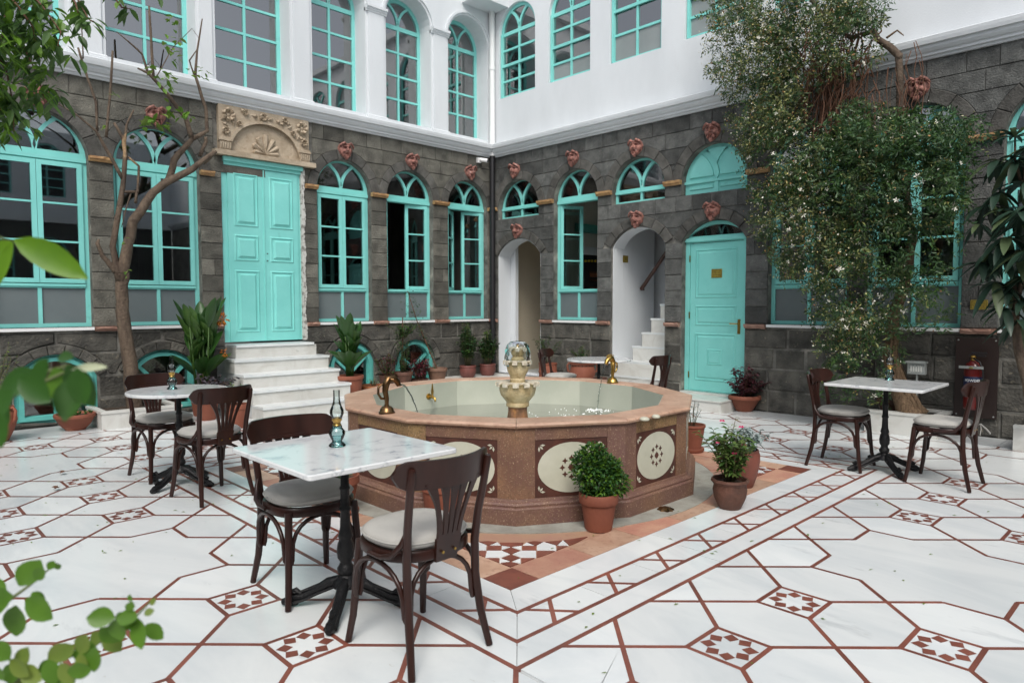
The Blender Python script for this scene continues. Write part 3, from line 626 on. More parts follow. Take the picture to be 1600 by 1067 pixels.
# ragged plaster strip right of the door
pts = [(4.835,.89)]+[(4.89+.012*math.sin(k*.31)+random.uniform(-.009,.009), .89+2.48*k/90) for k in range(91)]+[(4.835,3.38)]
m2 = MB(); plate(m2, pts, [], WA, -.03, .016); kid(ctr(m2, c).build('plaster_patch', mk('lime_patch', (.55,.55,.52), .9, c2=(.22,.21,.19), scale=16, lo=.5, hi=.62, bump=.6), None, loc=c), wingA)
# door B
dB = -.10; sb = .17; c = WB(4.9, sb, 0)
mb = MB(); plate(mb, arched(4.435, 5.395, sb, 2.28, .28), [rect(4.505, 5.325, sb-.001+.01, 2.27), inset(arched(4.49,5.34,2.36,2.37,.14),0)], WB, dB-.06, dB)
mb.box((4.44,2.285,dB),(5.39,2.335,dB+.035),T=WB)
doorb = ctr(mb, c).build('door', TEAL, None, loc=c); kid(doorb, wingB)
m2 = MB(); plate(m2, rect(4.51, 5.32, sb+.012, 2.262), [], WB, dB-.05, dB-.012); ctr(m2, c).build('door_leaf', TEAL, doorb)
for z0, z1 in ((.32, 1.00), (1.10, 1.39), (1.49, 2.18)):
    m2 = MB(); raised(m2, 4.60, 5.24, z0, z1, WB, dB-.012, e=.04, dep=.012); ctr(m2, c).build('panel', TEAL, doorb)
m2 = MB(); raised(m2, 4.80, 5.04, .55, .78, WB, dB-.001, e=.02, dep=.012); ctr(m2, c).build('panel', TEAL, doorb)
m2 = MB().box((4.545,1.00,dB-.012),(4.585,1.20,dB-.004),T=WB).tube([WB(4.565,1.14,dB),WB(4.565,1.14,dB+.05),WB(4.67,1.14,dB+.052)],.009); ctr(m2, c).build('handle', BRASS, doorb)
for z in (.40,1.25,2.05): m2 = MB().tube([WB(5.325,z-.045,dB+.004),WB(5.325,z+.045,dB+.004)],.009); ctr(m2, c).build('hinge', BRASS, doorb)
m2 = MB(); plate(m2, arched(4.47,5.36,2.34,2.35,.19), [], WB, dB-.04, dB-.035); ctr(m2, c).build('pane', GLASS, doorb)
room((XB+.33, 4.46, 2.3), (XB+1.5, 5.4, 2.8), DARKR, wingB, 'closet')
# ------------------------------------------------------------------ carved stone over the double door
c = Vector(WA(4.31, 3.46, 0))
mb = MB(); plate(mb, rect(3.66, 4.95, 3.463, 4.058), [arched(3.80, 4.81, 3.464, 3.52, .40)], WA, -.05, .05)
tym = ctr(mb, c).build('carved_tympanum', CARV, None, loc=c); kid(tym, wingA)
m2 = MB(); plate(m2, rect(3.79, 4.82, 3.465, 3.95), [], WA, -.0125, .004); ctr(m2, c).build('niche_back', CARV, tym)
m2 = MB(); plate(m2, arc(4.305, 3.47, .53, 5, 175, 20)+arc(4.305, 3.47, .49, 175, 5, 20), [], lambda s,z,d: WA(s, 3.47+(z-3.47)*.86, d), .045, .066); ctr(m2, c).build('arch_rib', CARV, tym)
sh = MB()
for k in range(7):
    a = R_(90+(k-3)*29); L = .25-.028*abs(k-3); p0 = (4.305, 3.49); p1 = (p0[0]+L*math.cos(a), p0[1]+L*math.sin(a)); pm = (p0[0]+L*.55*math.cos(a), p0[1]+L*.55*math.sin(a))
    sh.tube([WA(p0[0],p0[1],.0), WA(pm[0],pm[1],.035), WA(p1[0],p1[1],.045), WA(p1[0]+.012*math.cos(a),p1[1]+.012*math.sin(a),.02)], [.022,.034,.038,.012], 8)
    sh.tube([WA(p0[0],p0[1],.02), WA(pm[0],pm[1],.072), WA(p1[0],p1[1],.078)], [.008,.009,.006], 6)
ctr(sh, c).build('shell_carving', CARV, tym, smooth=50)
def flower(s, z, r, n=7):
    m = MB()
    for k in range(n):
        a = 2*math.pi*k/n; m.tube([WA(s+r*.45*math.cos(a),z+r*.45*math.sin(a),.05), WA(s+r*.85*math.cos(a),z+r*.85*math.sin(a),.085), WA(s+r*1.05*math.cos(a),z+r*1.05*math.sin(a),.06)], [r*.22,r*.34,r*.12], 6)
    m.tube([WA(s,z,.045),WA(s,z,.068)], [r*.45,r*.2], 8); ctr(m, c).build('carved_flower', CARV, tym, smooth=50)
for s, z, r in ((3.79,3.93,.085),(4.27,3.985,.055),(4.84,3.93,.085),(3.75,3.72,.05),(4.87,3.73,.05),(4.02,4.0,.04),(4.58,4.0,.04),(3.93,3.84,.035),(4.70,3.84,.035)): flower(s, z, r)
lv = MB()
for k in range(46):
    s = random.uniform(3.70,4.91); z = random.uniform(3.62,4.03)
    if ((s-4.305)/.56)**2+((z-3.47)/.50)**2 < 1: continue
    a = random.uniform(0, 6.28); r = .045; lv.tube([WA(s-r*math.cos(a),z-r*math.sin(a),.048), WA(s,z,.075), WA(s+r*math.cos(a),z+r*math.sin(a),.05)], [.004,.018,.003], 6)
ctr(lv, c).build('carved_leaves', CARV, tym, smooth=50)
for s in (3.735, 4.875):
    m2 = MB().box((s-.075,3.465,.04),(s+.075,3.58,.072),T=WA).box((s-.09,3.581,.04),(s+.09,3.605,.09),T=WA).box((s-.082,3.606,.04),(s+.082,3.63,.08),T=WA)
    for k in range(5): m2.tube([WA(s-.06+.03*k,3.48,.075),WA(s-.062+.031*k,3.56,.085)],[.012,.015],6)
    ctr(m2, c).build('carved_capital', CARV, tym)
m2 = MB().box((3.585,3.392,-.03),(5.035,3.458,.10),T=WA); kid(ctr(m2, c).build('lintel', CARV, None, loc=c), wingA)
# ------------------------------------------------------------------ clay faces on the keystones
def face_mesh(seed):
    rd = random.Random(seed); mb = MB(); nr, na = 11, 28; vs = []; fs = []
    out = lambda a: .125*(1+.10*math.cos(2*a)) * (1 if math.sin(a) > 0 else (1-.32*abs(math.sin(a))**2*abs(math.cos(a))+.10*abs(math.sin(a))**3))
    def g(x, z, cx, cz, sx, sz, h): return h*math.exp(-((x-cx)/sx)**2-((z-cz)/sz)**2)
    for i in range(nr+1):
        t = i/nr
        for k in range(na):
            a = 2*math.pi*k/na; R = out(a); x = R*t*math.cos(a); z = R*t*1.15*math.sin(a)
            y = .062*math.sqrt(max(0, 1-t**2.2))
            y += g(x,z,0,.055,.085,.018,.030)-g(x,z,-.042,.028,.022,.016,.034)-g(x,z,.042,.028,.022,.016,.034)+g(x,z,0,.005,.016,.035,.040)+g(x,z,0,-.015,.026,.012,.018)
            y += -g(x,z,0,-.062,.034,.013,.034)+g(x,z,0,-.042,.04,.009,.014)+g(x,z,0,-.086,.03,.012,.016)+g(x,z,-.06,-.02,.02,.03,.014)+g(x,z,.06,-.02,.02,.03,.014)
            y += .006*math.sin(a*9+seed)*t
            if t >= 1: y = -.03
            vs.append((x, z, y))
    for i in range(nr):
        for k in range(na): k2 = (k+1) % na; fs.append((i*na+k, i*na+k2, (i+1)*na+k2, (i+1)*na+k))
    mb.add(vs, fs)
    for sg in (-1, 1):
        mb.tube([(sg*.02,.085,.055),(sg*.06,.105,.075),(sg*.10,.085,.06),(sg*.135,.055,.045),(sg*.15,.03,.02)], [.014,.022,.020,.016,.005], 8)
        mb.tube([(sg*.035,-.055,.045),(sg*.06,-.09,.045),(sg*.05,-.125,.035)], [.012,.018,.005], 6)
    for k in range(5): mb.tube([(-.03+.015*k,-.10,.045),(-.024+.012*k,-.14,.045),(-.018+.009*k,-.165,.03)], [.009,.011,.003], 6)
    mb.tube([(0,.03,.07),(0,.0,.088),(0,-.018,.082)], [.010,.015,.012], 8)
    return mb
for i, (W, wing, L) in enumerate(((WA, wingA, [(1.657,3.75),(2.90,3.76),(5.565,3.745),(6.80,3.76),(8.06,3.745)]), (WB, wingB, [(8.78,3.77),(7.43,3.78),(6.19,3.75),(4.93,3.76),(8.72,2.71),(6.17,2.69),(4.915,2.695),(2.43,3.78)]))):
    for k, (s, z) in enumerate(L):
        fm = face_mesh(k*3+i*17); fm.v = [W(x*.86, y*.90-.005, w*1.1+.015) for x, y, w in fm.v]   # local plane -> wall axes
        o0 = Vector(W(0,0,0)); fm.v = [tuple(Vector(v)-o0) for v in fm.v]
        o = fm.build('carved_face', CLAY, None, smooth=60, loc=Vector(W(s, z, 0))); kid(o, wing)
# ------------------------------------------------------------------ floor
floor = empty('courtyard_floor', (4, 4, 0), kind='structure')
FC = Vector((4,4,0))
def fl_piece(poly, name, mat, th=.02, z=0, parent=None, ch=0):
    p = ccw(poly); c = Vector((sum(q[0] for q in p)/len(p), sum(q[1] for q in p)/len(p), 0)); n = len(p)
    vs = [(x-c.x,y-c.y,z-th) for x,y in p]+[(x-c.x,y-c.y,z) for x,y in p]
    mb = MB().add(vs, [(i,(i+1) % n,n+(i+1) % n,n+i) for i in range(n)]+[tuple(range(n,2*n))]+[tuple(range(n))[::-1]])
    return mb.build(name, mat, floor, loc=c-FC, norm=False)
mb = MB().box((-8.3,-7.8,-.3),(XB+.4,YA+.4,-.0105)); ctr(mb, FC).build('floor_bed', GREYM, floor)
PX, PY, X0, Y0, HA, SWd = .617, .6145, 1.32, 1.357, .1225, .0215
def clip(poly, a, b, c):   # keep a*x+b*y<=c
    out = []
    for i in range(len(poly)):
        p, q = poly[i], poly[(i+1) % len(poly)]; dp = a*p[0]+b*p[1]-c; dq = a*q[0]+b*q[1]-c
        if dp <= 0: out.append(p)
        if dp*dq < 0: t = dp/(dp-dq); out.append((p[0]+(q[0]-p[0])*t, p[1]+(q[1]-p[1])*t))
    return out
BX0, BY0, BX1, BY1 = 1.812, 1.842, 6.40, 6.42
FX1, FY1, FX0, FY0 = 8.13, 8.72, -3.6, -3.4
zones = [[(0,1,BY0),(1,-1,-.03+.0),None], None]
def zoneclip(poly):
    res = []
    base = poly
    for a, b, c in ((1,0,FX1),(-1,0,-FX0),(0,1,FY1),(0,-1,-FY0)): base = clip(base, a, b, c) if base else base
    if len(base) < 3: return []
    if all(q[1] >= BY1 for q in base) or all(q[1] <= BY0 for q in base) or all(q[0] <= BX0 for q in base) or all(q[0] >= BX1 for q in base): return [ccw(base)] if abs(area2(base)) > .0012 else []
    outs = [clip(base, 1, 0, BX0)]
    r = clip(base, -1, 0, -BX0); r and outs.append(clip(r, 0, 1, BY0)); 
    r2 = clip(r, 0, -1, -BY0) if r else []
    if r2: outs.append(clip(r2, -1, 0, -BX1)); r3 = clip(r2, 1, 0, BX1); r3 and outs.append(clip(r3, 0, -1, -BY1))
    return [ccw(p) for p in outs if p and len(p) >= 3 and abs(area2(p)) > .0012]
def seen(x, y, m=.7, wide=False):
    q = Vector((x,y,0))-Vector((0,0,CAMH)); z = q.dot(_f)
    if z < .3: return 100-z if wide else None
    u = q.dot(_r)/z; v = -q.dot(_u)/z
    if abs(u) > .743+m*1.2/max(z,1) or v > .5+m*1.4/max(z,1): return 100+z if wide else None
    return z
miss = lambda i, j: (i % 5 in (4, 0)) and (j % 5 in (4, 0))
tiles = []; strips = []; stars = []
IR = range(-9, 12); JR = range(-8, 13)
cen = lambda i, j: (X0+PX*i, Y0+PY*j)
cell = lambda i, j: (X0+PX*(i+.5), Y0+PY*(j+.5))
def edge(a, b, k): strips.append((a, b, k))
for i in IR:
    for j in JR:
        x, y = cen(i, j); m = miss(i, j)
        if not m:
            tiles.append(rect(x-HA,x+HA,y-HA,y+HA)); stars.append((x,y))
        bi, bj = (i % 5), (j % 5)   # 4 = low member of a block, 0 = high member
        for (sx, sy) in ((1,0),(-1,0),(0,1),(0,-1)):
            if m:
                if sx and ((bi == 4 and sx == 1) or (bi == 0 and sx == -1)): continue
                if sy and ((bj == 4 and sy == 1) or (bj == 0 and sy == -1)): continue
            if sx: edge((x+sx*HA, y-HA), (x+sx*HA, y+HA), 0)
            else: edge((x-HA, y+sy*HA), (x+HA, y+sy*HA), 1)
        cx, cy = cell(i, j)
        # diagonals of the cell unless it is the middle of a block
        if not (bi == 4 and bj == 4):
            for sx in (0,1):
                for sy in (0,1):
                    qx, qy = cen(i+sx, j+sy); c1 = (qx+(HA if not sx else -HA), qy+(HA if not sy else -HA)); edge(c1, (cx,cy), 2 if sx == sy else 3)
        # hexagons to the right and above
        if not (bi == 4 and miss(i, j)):
            a, b = cen(i, j), cen(i+1, j); up, dn = cell(i, j), cell(i, j-1)
            tiles.append([(a[0]+HA,a[1]-HA),dn,(b[0]-HA,b[1]-HA),(b[0]-HA,b[1]+HA),up,(a[0]+HA,a[1]+HA)])
        if not (bj == 4 and miss(i, j)):
            a, b = cen(i, j), cen(i, j+1); rt, lf = cell(i, j), cell(i-1, j)
            tiles.append([(a[0]-HA,a[1]+HA),(a[0]+HA,a[1]+HA),rt,(b[0]+HA,b[1]-HA),(b[0]-HA,b[1]-HA),lf])
        if bi == 4 and bj == 4:   # the big plain star of the block
            ox, oy = cell(i, j); hx, hy = PX/2, PY/2
            q = [(hx+HA,hy+HA),(hx+HA,hy-HA),(PX,0),(hx+HA,-hy+HA),(hx+HA,-hy-HA),(hx-HA,-hy-HA),(0,-PY),(-hx+HA,-hy-HA),(-hx-HA,-hy-HA),(-hx-HA,-hy+HA),(-PX,0),(-hx-HA,hy-HA),(-hx-HA,hy+HA),(-hx+HA,hy+HA),(0,PY),(hx-HA,hy+HA)]
            tiles.append([(ox+a, oy+b) for a, b in q])
good = []
for t in tiles:
    cx = sum(q[0] for q in t)/len(t); cy = sum(q[1] for q in t)/len(t); z = seen(cx, cy, 1.6 if len(t) == 16 else .7, True)
    for p in zoneclip(t): good.append((z or 3, inset(p, SWd/2)))
good.sort(key=lambda t: t[0])
for z, p in good[:299]: fl_piece(p, 'marble_tile', MARB)
mb = MB()
for z, p in good[299:]:
    n = len(p); mb.add([(x,y,0) for x,y in p], [tuple(range(n))])
ctr(mb, FC).build('far_marble_tiles', MARB, floor, kind='stuff', norm=False)
def spoly(a, b, w): a, b = Vector(a), Vector(b); d = (b-a).normalized(); n = Vector((-d.y, d.x))*w/2; return [tuple(a-n),tuple(b-n),tuple(b+n),tuple(a+n)]
ss = {}
for a, b, k in strips:
    key = tuple(sorted([(round(a[0],3),round(a[1],3)),(round(b[0],3),round(b[1],3))])); ss[key] = (a, b, k)
gs = []
for a, b, k in ss.values():
    z = seen((a[0]+b[0])/2, (a[1]+b[1])/2, .7, True)
    for p in zoneclip(spoly(a, b, SWd)): gs.append((z, p, k))
gs.sort(key=lambda t: t[0])
for z, p, k in gs[:230]: fl_piece(p, 'red_strip', RED, z=.0004+.0003*k)
mb = MB()
for z, p, k in gs[230:]: mb.add([(x,y,.0004+.0003*k) for x,y in p], [tuple(range(len(p)))])
ctr(mb, FC).build('far_red_strips', RED, floor, kind='stuff', norm=False)
# star inlays: eight rhombs round a white disc
def star(x, y):
    mb = MB(); r = .096
    for k in range(8):
        a = R_(45*k+22.5); b = R_(22.5); m = .055
        p = [(m*.52*math.cos(a),m*.52*math.sin(a)),(.078*math.cos(a-b*.9),.078*math.sin(a-b*.9)),(r*1.03*math.cos(a),r*1.03*math.sin(a)),(.078*math.cos(a+b*.9),.078*math.sin(a+b*.9))]
        p = [(.049*math.cos(a),.049*math.sin(a)),(.087*math.cos(a-b*.97),.087*math.sin(a-b*.97)),(.117*math.cos(a),.117*math.sin(a)),(.087*math.cos(a+b*.97),.087*math.sin(a+b*.97))]
        mb.add([(u,v,.0012) for u,v in p], [(0,1,2,3)])
    return mb
smesh = star(0,0).mesh('star_inlay', RED, norm=False)
for x, y in stars:
    if not any(abs(area2(p)) > .055 for p in zoneclip(rect(x-HA,x+HA,y-HA,y+HA))): continue
    o = link('star_inlay', smesh, floor, Vector((x,y,0))-FC); o.rotation_euler.z = R_(22.5*random.choice([0]))
# border lines round the fountain square
LN = [(1.812,1.842,6.40,6.42),(1.964,1.995,6.24,6.27),(2.154,2.188,6.043,6.08)]
def loop_strips(L, w, z, mat=RED, name='red_strip'):
    x0,y0,x1,y1 = L
    for a, b in (((x0,y0),(x1,y0)),((x1,y0),(x1,y1)),((x1,y1),(x0,y1)),((x0,y1),(x0,y0))):
        d = (Vector(b)-Vector(a)).normalized(); a2 = Vector(a)-d*w/2; b2 = Vector(b)-d*w/2; n = max(1, round((b2-a2).length/.55))
        for k in range(n): fl_piece(spoly(a2+(b2-a2)*(k/n)+d*.0008, a2+(b2-a2)*((k+1)/n)-d*.0008, w), name, mat, z=z)
for k, L in enumerate(LN): loop_strips(L, .0225, .002)
def ringtiles(L0, L1, g, seg, mat, name, z=0, cmat=None, off=0):   # mitred frame between two rectangles
    (x0,y0,x1,y1), (u0,v0,u1,v1) = L0, L1
    S = [((x0,y0),(x1,y0),(u0,v0),(u1,v0)),((x1,y0),(x1,y1),(u1,v0),(u1,v1)),((x1,y1),(x0,y1),(u1,v1),(u0,v1)),((x0,y1),(x0,y0),(u0,v1),(u0,v0))]
    for A, B, a, b in S:
        A, B, a, b = map(Vector, (A, B, a, b)); L = (b-a).length; d = (b-a).normalized(); n = max(1, round(L/seg)); cut = [L*k/n for k in range(n+1)]
        for k in range(n):
            p0 = a+d*cut[k]; p1 = a+d*cut[k+1]
            q0 = A if k == 0 else p0+(A-a)-d*((A-a).dot(d)); q1 = B if k == n-1 else p1+(B-b)-d*((B-b).dot(d))
            fl_piece(inset([tuple(q0),tuple(q1),tuple(p1),tuple(p0)], g), name, mat, z=z)
ringtiles((2.154,2.188,6.043,6.08),(2.305,2.387,5.872,5.935), .0015, 1.1, MARB, 'border_tile')
ringtiles((1.812,1.842,6.40,6.42),(1.964,1.995,6.24,6.27), .002, 1.3, MARB, 'border_tile')
ringtiles((1.964,1.995,6.24,6.27),(2.154,2.188,6.043,6.08), .002, .447, MARB, 'border_tile')
for side in range(4):
    for k in range(9):
        u = .44+.447*k - .12
        if side == 0: f = lambda s, t: (1.964+s, 1.995+t*.193)
        elif side == 1: f = lambda s, t: (1.964+t*.19, 1.995+s)
        elif side == 2: f = lambda s, t: (6.24-s, 6.27-t*.19)
        else: f = lambda s, t: (6.24-t*.197, 6.27-s)
        if u+.2 > 4.15: continue
        fl_piece(spoly(f(u-.085, .0), f(u+.085, 1), .022), 'red_strip', RED, z=.0012); fl_piece(spoly(f(u+.085, .0), f(u-.085, 1), .022), 'red_strip', RED, z=.0016)
# pink frame with red corner squares
P0 = (2.305,2.387,5.872,5.935); w = .205
for x in (P0[0], P0[2]-w):
    for y in (P0[1], P0[3]-w): fl_piece(inset(rect(x,x+w,y,y+w), .002), 'red_corner_tile', RED, z=0)
for sd_ in range(4):
    a0 = w; Ltot = (P0[2]-P0[0] if sd_ in (0,2) else P0[3]-P0[1])-2*w; n = 7
    for k in range(n):
        s0 = a0+Ltot*k/n; s1 = a0+Ltot*(k+1)/n
        r = {0:(P0[0]+s0,P0[0]+s1,P0[1],P0[1]+w),1:(P0[0],P0[0]+w,P0[1]+s0,P0[1]+s1),2:(P0[0]+s0,P0[0]+s1,P0[3]-w,P0[3]),3:(P0[2]-w,P0[2],P0[1]+s0,P0[1]+s1)}[sd_]
        fl_piece(inset(rect(*r), .002), 'pink_tile', [PINK, FRIM][(k+sd_) % 2])
# mosaic corners: pieces surveyed in the near corner and mirrored to the others
IX0, IY0 = P0[0]+w, P0[1]+w; IX1, IY1 = P0[2]-w, P0[3]-w
zz = lambda x, y: at_z(680+x*.15, 820+y*.15)
mos = [('r',[(692,263),(790,231),(890,265),(790,302)]),('r',[(694,341),(790,306),(890,341),(785,376)]),
 ('w',[(537,267),(690,267),(780,303),(690,339),(520,340)]),('w',[(805,303),(892,267),(1052,267),(1053,340),(893,339)]),
 ('r',[(543,215),(688,215),(685,262),(537,263)]),('r',[(907,216),(1052,216),(1052,262),(905,263)]),
 ('w',[(692,215),(785,230),(690,261)]),('w',[(903,216),(903,261),(797,230)]),
 ('r',[(668,182),(925,184),(903,213),(790,228),(692,212)]),('w',[(566,213),(650,178),(686,212)]),('w',[(910,213),(950,181),(1034,214)]),
 ('r',[(455,172),(560,166),(640,177),(558,212)]),('r',[(960,180),(1030,166),(1125,176),(1050,212)]),
 ('w',[(412,264),(408,212),(455,178),(538,212),(532,265)]),('w',[(1056,215),(1128,176),(1258,213),(1265,264),(1056,264)]),
 ('r',[(1142,174),(1300,160),(1322,160),(1268,212)]),('w',[(1270,213),(1330,158),(1392,213)]),('r',[(1338,158),(1590,120),(1480,180),(1400,212)]),
 ('r',[(412,268),(530,268),(518,336),(440,300)]),('r',[(1056,268),(1250,268),(1160,310),(1058,338)]),('r',[(1270,217),(1385,217),(1262,262)]),
 ('r',[(525,343),(668,343),(664,390),(590,366)]),('r',[(895,343),(1040,343),(896,398)]),
 ('w',[(672,346),(782,378),(668,392)]),('w',[(890,346),(892,400),(800,380)]),('r',[(682,395),(785,382),(872,400),(780,436)]),
 ('w',[(225,212),(300,165),(320,212)]),('r',[(235,216),(322,216),(400,262),(330,262)]),('w',[(330,214),(335,180),(402,200),(404,260)])]
mats = {'r': RED, 'w': MARB}
mx, my = IX0+IX1, IY0+IY1
for cnr in range(4):
    for kk, pz in mos:
        p = [(v.x, v.y) for v in (zz(*q) for q in pz)]
        if cnr in (1,3): p = [(mx-x, y) for x, y in p]
        if cnr in (2,3): p = [(x, my-y) for x, y in p]
        fl_piece(inset(p, .0015), 'mosaic_tile', mats[kk], z=.0015)
fl_piece(rect(IX0,IX1,IY0,IY1), 'fountain_apron', mk('apron_stone', (.36,.19,.15), .5, c2=(.40,.26,.16), scale=3, c3=(.30,.14,.12), scale3=6), z=-.004)
FCX, FCY = 4.06, 4.115
dod = lambda R, a0=15: [(FCX+R*math.cos(R_(a0+30*k)), FCY+R*math.sin(R_(a0+30*k))) for k in range(12)]
fl_piece([(FCX+1.62*math.cos(R_(6*k)), FCY+1.62*math.sin(R_(6*k))) for k in range(60)], 'cement_ring', mk('cement', (.34,.34,.30), .7, c2=(.24,.23,.20), scale=6, bump=.3), z=.0035)
for k in range(24):   # ring of worn pink stones
    a0, a1 = 15*k+.25, 15*(k+1)-.25; R1, R2 = 1.625, 1.80
    p = [(FCX+R1*math.cos(R_(a0+(a1-a0)*t/3)), FCY+R1*math.sin(R_(a0+(a1-a0)*t/3))) for t in range(4)]+[(FCX+R2*math.cos(R_(a1-(a1-a0)*t/3)), FCY+R2*math.sin(R_(a1-(a1-a0)*t/3))) for t in range(4)]
    if all(IX0 < x < IX1 and IY0 < y < IY1 for x, y in p): fl_piece(p, 'pink_tile', [PINK, FRIM, FSP][k % 3], z=.003)
# grey strip at the foot of the walls, ledge at the stair side
for (x0,x1,y0,y1) in [(8.135,XB,y,y+.8) for y in (-3.3,-2.5,-1.7,-.9,-.1,.7,1.5,2.3,3.1)]+[(8.135,XB,3.9,4.40)]: fl_piece(inset(rect(x0,x1,y0,y1), .002), 'grey_border_slab', GREYM)
for x in [-3.7+.8*k for k in range(9)]: fl_piece(inset(rect(x,x+.8,8.725,YA), .002), 'grey_border_slab', GREYM)
led = MB().box((4.95,8.76,-.01),(XB-.001,YA,.135)).box((8.06,4.45,-.01),(XB-.001,8.758,.135)).box((4.95,8.745,.1355),(XB-.001,YA,.15)).box((8.045,4.44,.1355),(XB-.001,8.744,.15))
setp(ctr(led, (8,8,0)).build('raised_ledge', STEPM, None, loc=(8,8,0)), kind='structure')
mb = MB().box((XB-.01,4.44,.1),(XB+.12,5.40,.165)); ctr(mb, (8.6,4.9,.1)); o = mb.build('doorstep', STEPM, None, loc=(8.6,4.9,.1)); kid(o, wingB)
# fallen leaves and petals
mb = MB()
for k in range(150):
    x, y = random.uniform(.3,2.4), random.uniform(3.2,8.2)
    if random.random() < .35: x, y = random.uniform(2,7.8), random.uniform(.8,3.0)
    a = random.uniform(0, 6.28); mb.leaf((x,y,.004), (math.cos(a), math.sin(a), .12), random.uniform(.012,.035), random.uniform(.006,.014), up=(0,0,1), seg=2)
setp(mb.build('fallen_leaves', LY), kind='stuff')
mb = MB()
for px, py in ((245,704),(93,741),(83,766)):
    p = at_z(px, py, .01)
    for k in range(3): mb.leaf(p+Vector((.02*k,.01*k,.008)), (math.cos(k*1.3), math.sin(k*1.3), .5), .055, .03)
setp(mb.build('dry_leaf', STEMB), 'curled brown dry leaves lying on the marble tiles beside the round table', 'dry leaf')
# ------------------------------------------------------------------ fountain
FO = Vector((FCX, FCY, 0))
ftn = empty('fountain', FO, 'large twelve-sided red stone fountain with oval inlaid panels and a tiered centre spout', 'fountain')
def fb(mb, name, mat, **k): return ctr(mb, FO).build(name, mat, ftn, **k)
def prism_ring(mb, profile):   # (R, z) swept round the twelve corners
    vs = []; n = len(profile)
    for k in range(12):
        for R, z in profile: vs.append((FCX+R*math.cos(R_(15+30*k)), FCY+R*math.sin(R_(15+30*k)), z))
    fs = [(k*n+i, k*n+(i+1) % n, ((k+1) % 12)*n+(i+1) % n, ((k+1) % 12)*n+i) for k in range(12) for i in range(n)]
    return mb.add(vs, fs)
mb = MB(); prism_ring(mb, [(1.36,0),(1.50,0),(1.50,.105),(1.493,.112),(1.485,.115),(1.487,.128),(1.475,.14),(1.455,.145),(1.45,.158),(1.36,.158)]); fb(mb, 'base_moulding', FSP)
RW = 1.44
fmap = []
for k in range(12):
    a = R_(30*k); n = Vector((math.cos(a), math.sin(a), 0)); t = Vector((-math.sin(a), math.cos(a), 0)); ap = RW*math.cos(R_(15)); hw = RW*math.sin(R_(15))
    fmap.append((n, t, ap, hw))
    def W(s, z, d, n=n, t=t, ap=ap): v = FO+n*(ap+d)+t*s; return (v.x, v.y, z)
    # two half pilasters at the corners, a top rail and the inlay panel
    pw = .125
    for sg in (-1, 1):
        p = [(sg*(hw-pw), .158), (sg*hw, .158), (sg*hw, .55), (sg*(hw-pw), .55)]
        m2 = MB(); vs = [W(p[0][0],.158,0), W(p[1][0],.158,0), W(p[2][0],.62,0), W(p[3][0],.62,0), W(p[0][0],.158,-.06), W(p[1][0]*.96,.158,-.06), W(p[2][0]*.96,.62,-.06), W(p[3][0],.62,-.06)]
        m2.add(vs, [(0,1,2,3),(7,6,5,4),(0,4,5,1),(2,6,7,3),(0,3,7,4),(1,5,6,2)]); fb(m2, 'pilaster', [FST, FSP, FST, FSY][(k+(sg > 0)) % 4])
    m2 = MB().box((-hw+pw+.001,.535,-.05),(hw-pw-.001,.62,-.001), T=lambda s,z,d: W(s,z,d)); fb(m2, 'top_rail', [FSY, FST, FSP][k % 3])
    m2 = MB(); plate(m2, rect(-hw+pw+.001, hw-pw-.001, .159, .534), [], W, -.05, -.006); pn = fb(m2, 'inlay_panel', DRED)
    ew, eh, zc = (hw-pw)*.92, .165, .346
    m2 = MB(); plate(m2, [(ew*math.cos(R_(q*10)), zc+eh*math.sin(R_(q*10))) for q in range(36)], [], W, -.01, -.0035); ctr(m2, FO).build('oval_inlay', CREAM, pn)
    m2 = MB()
    for q in range(9):
        cx, cz, r = (0, zc, .027) if q == 8 else (.062*math.cos(R_(45*q)), zc+.062*math.sin(R_(45*q)), .021)
        pts = []
        for h in range(16):
            an = R_(22.5*h); rr = r*(1.0 if h % 4 == 0 else .46 if h % 2 == 0 else .60)
            if q == 8: rr = r*(1.0 if h % 4 == 0 else .85 if h % 2 == 0 else .72)
            pts.append((cx+rr*math.cos(an), cz+rr*math.sin(an)))
        plate(m2, pts, [], W, -.006, -.0022)
    ctr(m2, FO).build('star_motif', DRED, pn)
    m2 = MB()
    for sx in (-1, 1):
        for sz in (-1, 1):
            cx, cz = sx*(hw-pw-.028), zc+sz*.152
            for q, (an, L) in enumerate(((0,.034),(45,.03),(90,.034))):
                a1 = R_(an); dx, dz = -sx*math.cos(a1), -sz*math.sin(a1); nx, nz = -dz, dx; b = (cx+dx*.008, cz+dz*.008); wv = .007
                plate(m2, [b, (b[0]+dx*L*.5+nx*wv, b[1]+dz*L*.5+nz*wv), (b[0]+dx*L, b[1]+dz*L), (b[0]+dx*L*.5-nx*wv, b[1]+dz*L*.5-nz*wv)], [], W, -.008, -.0036)
    ctr(m2, FO).build('corner_leaf_motif', CREAM, pn)
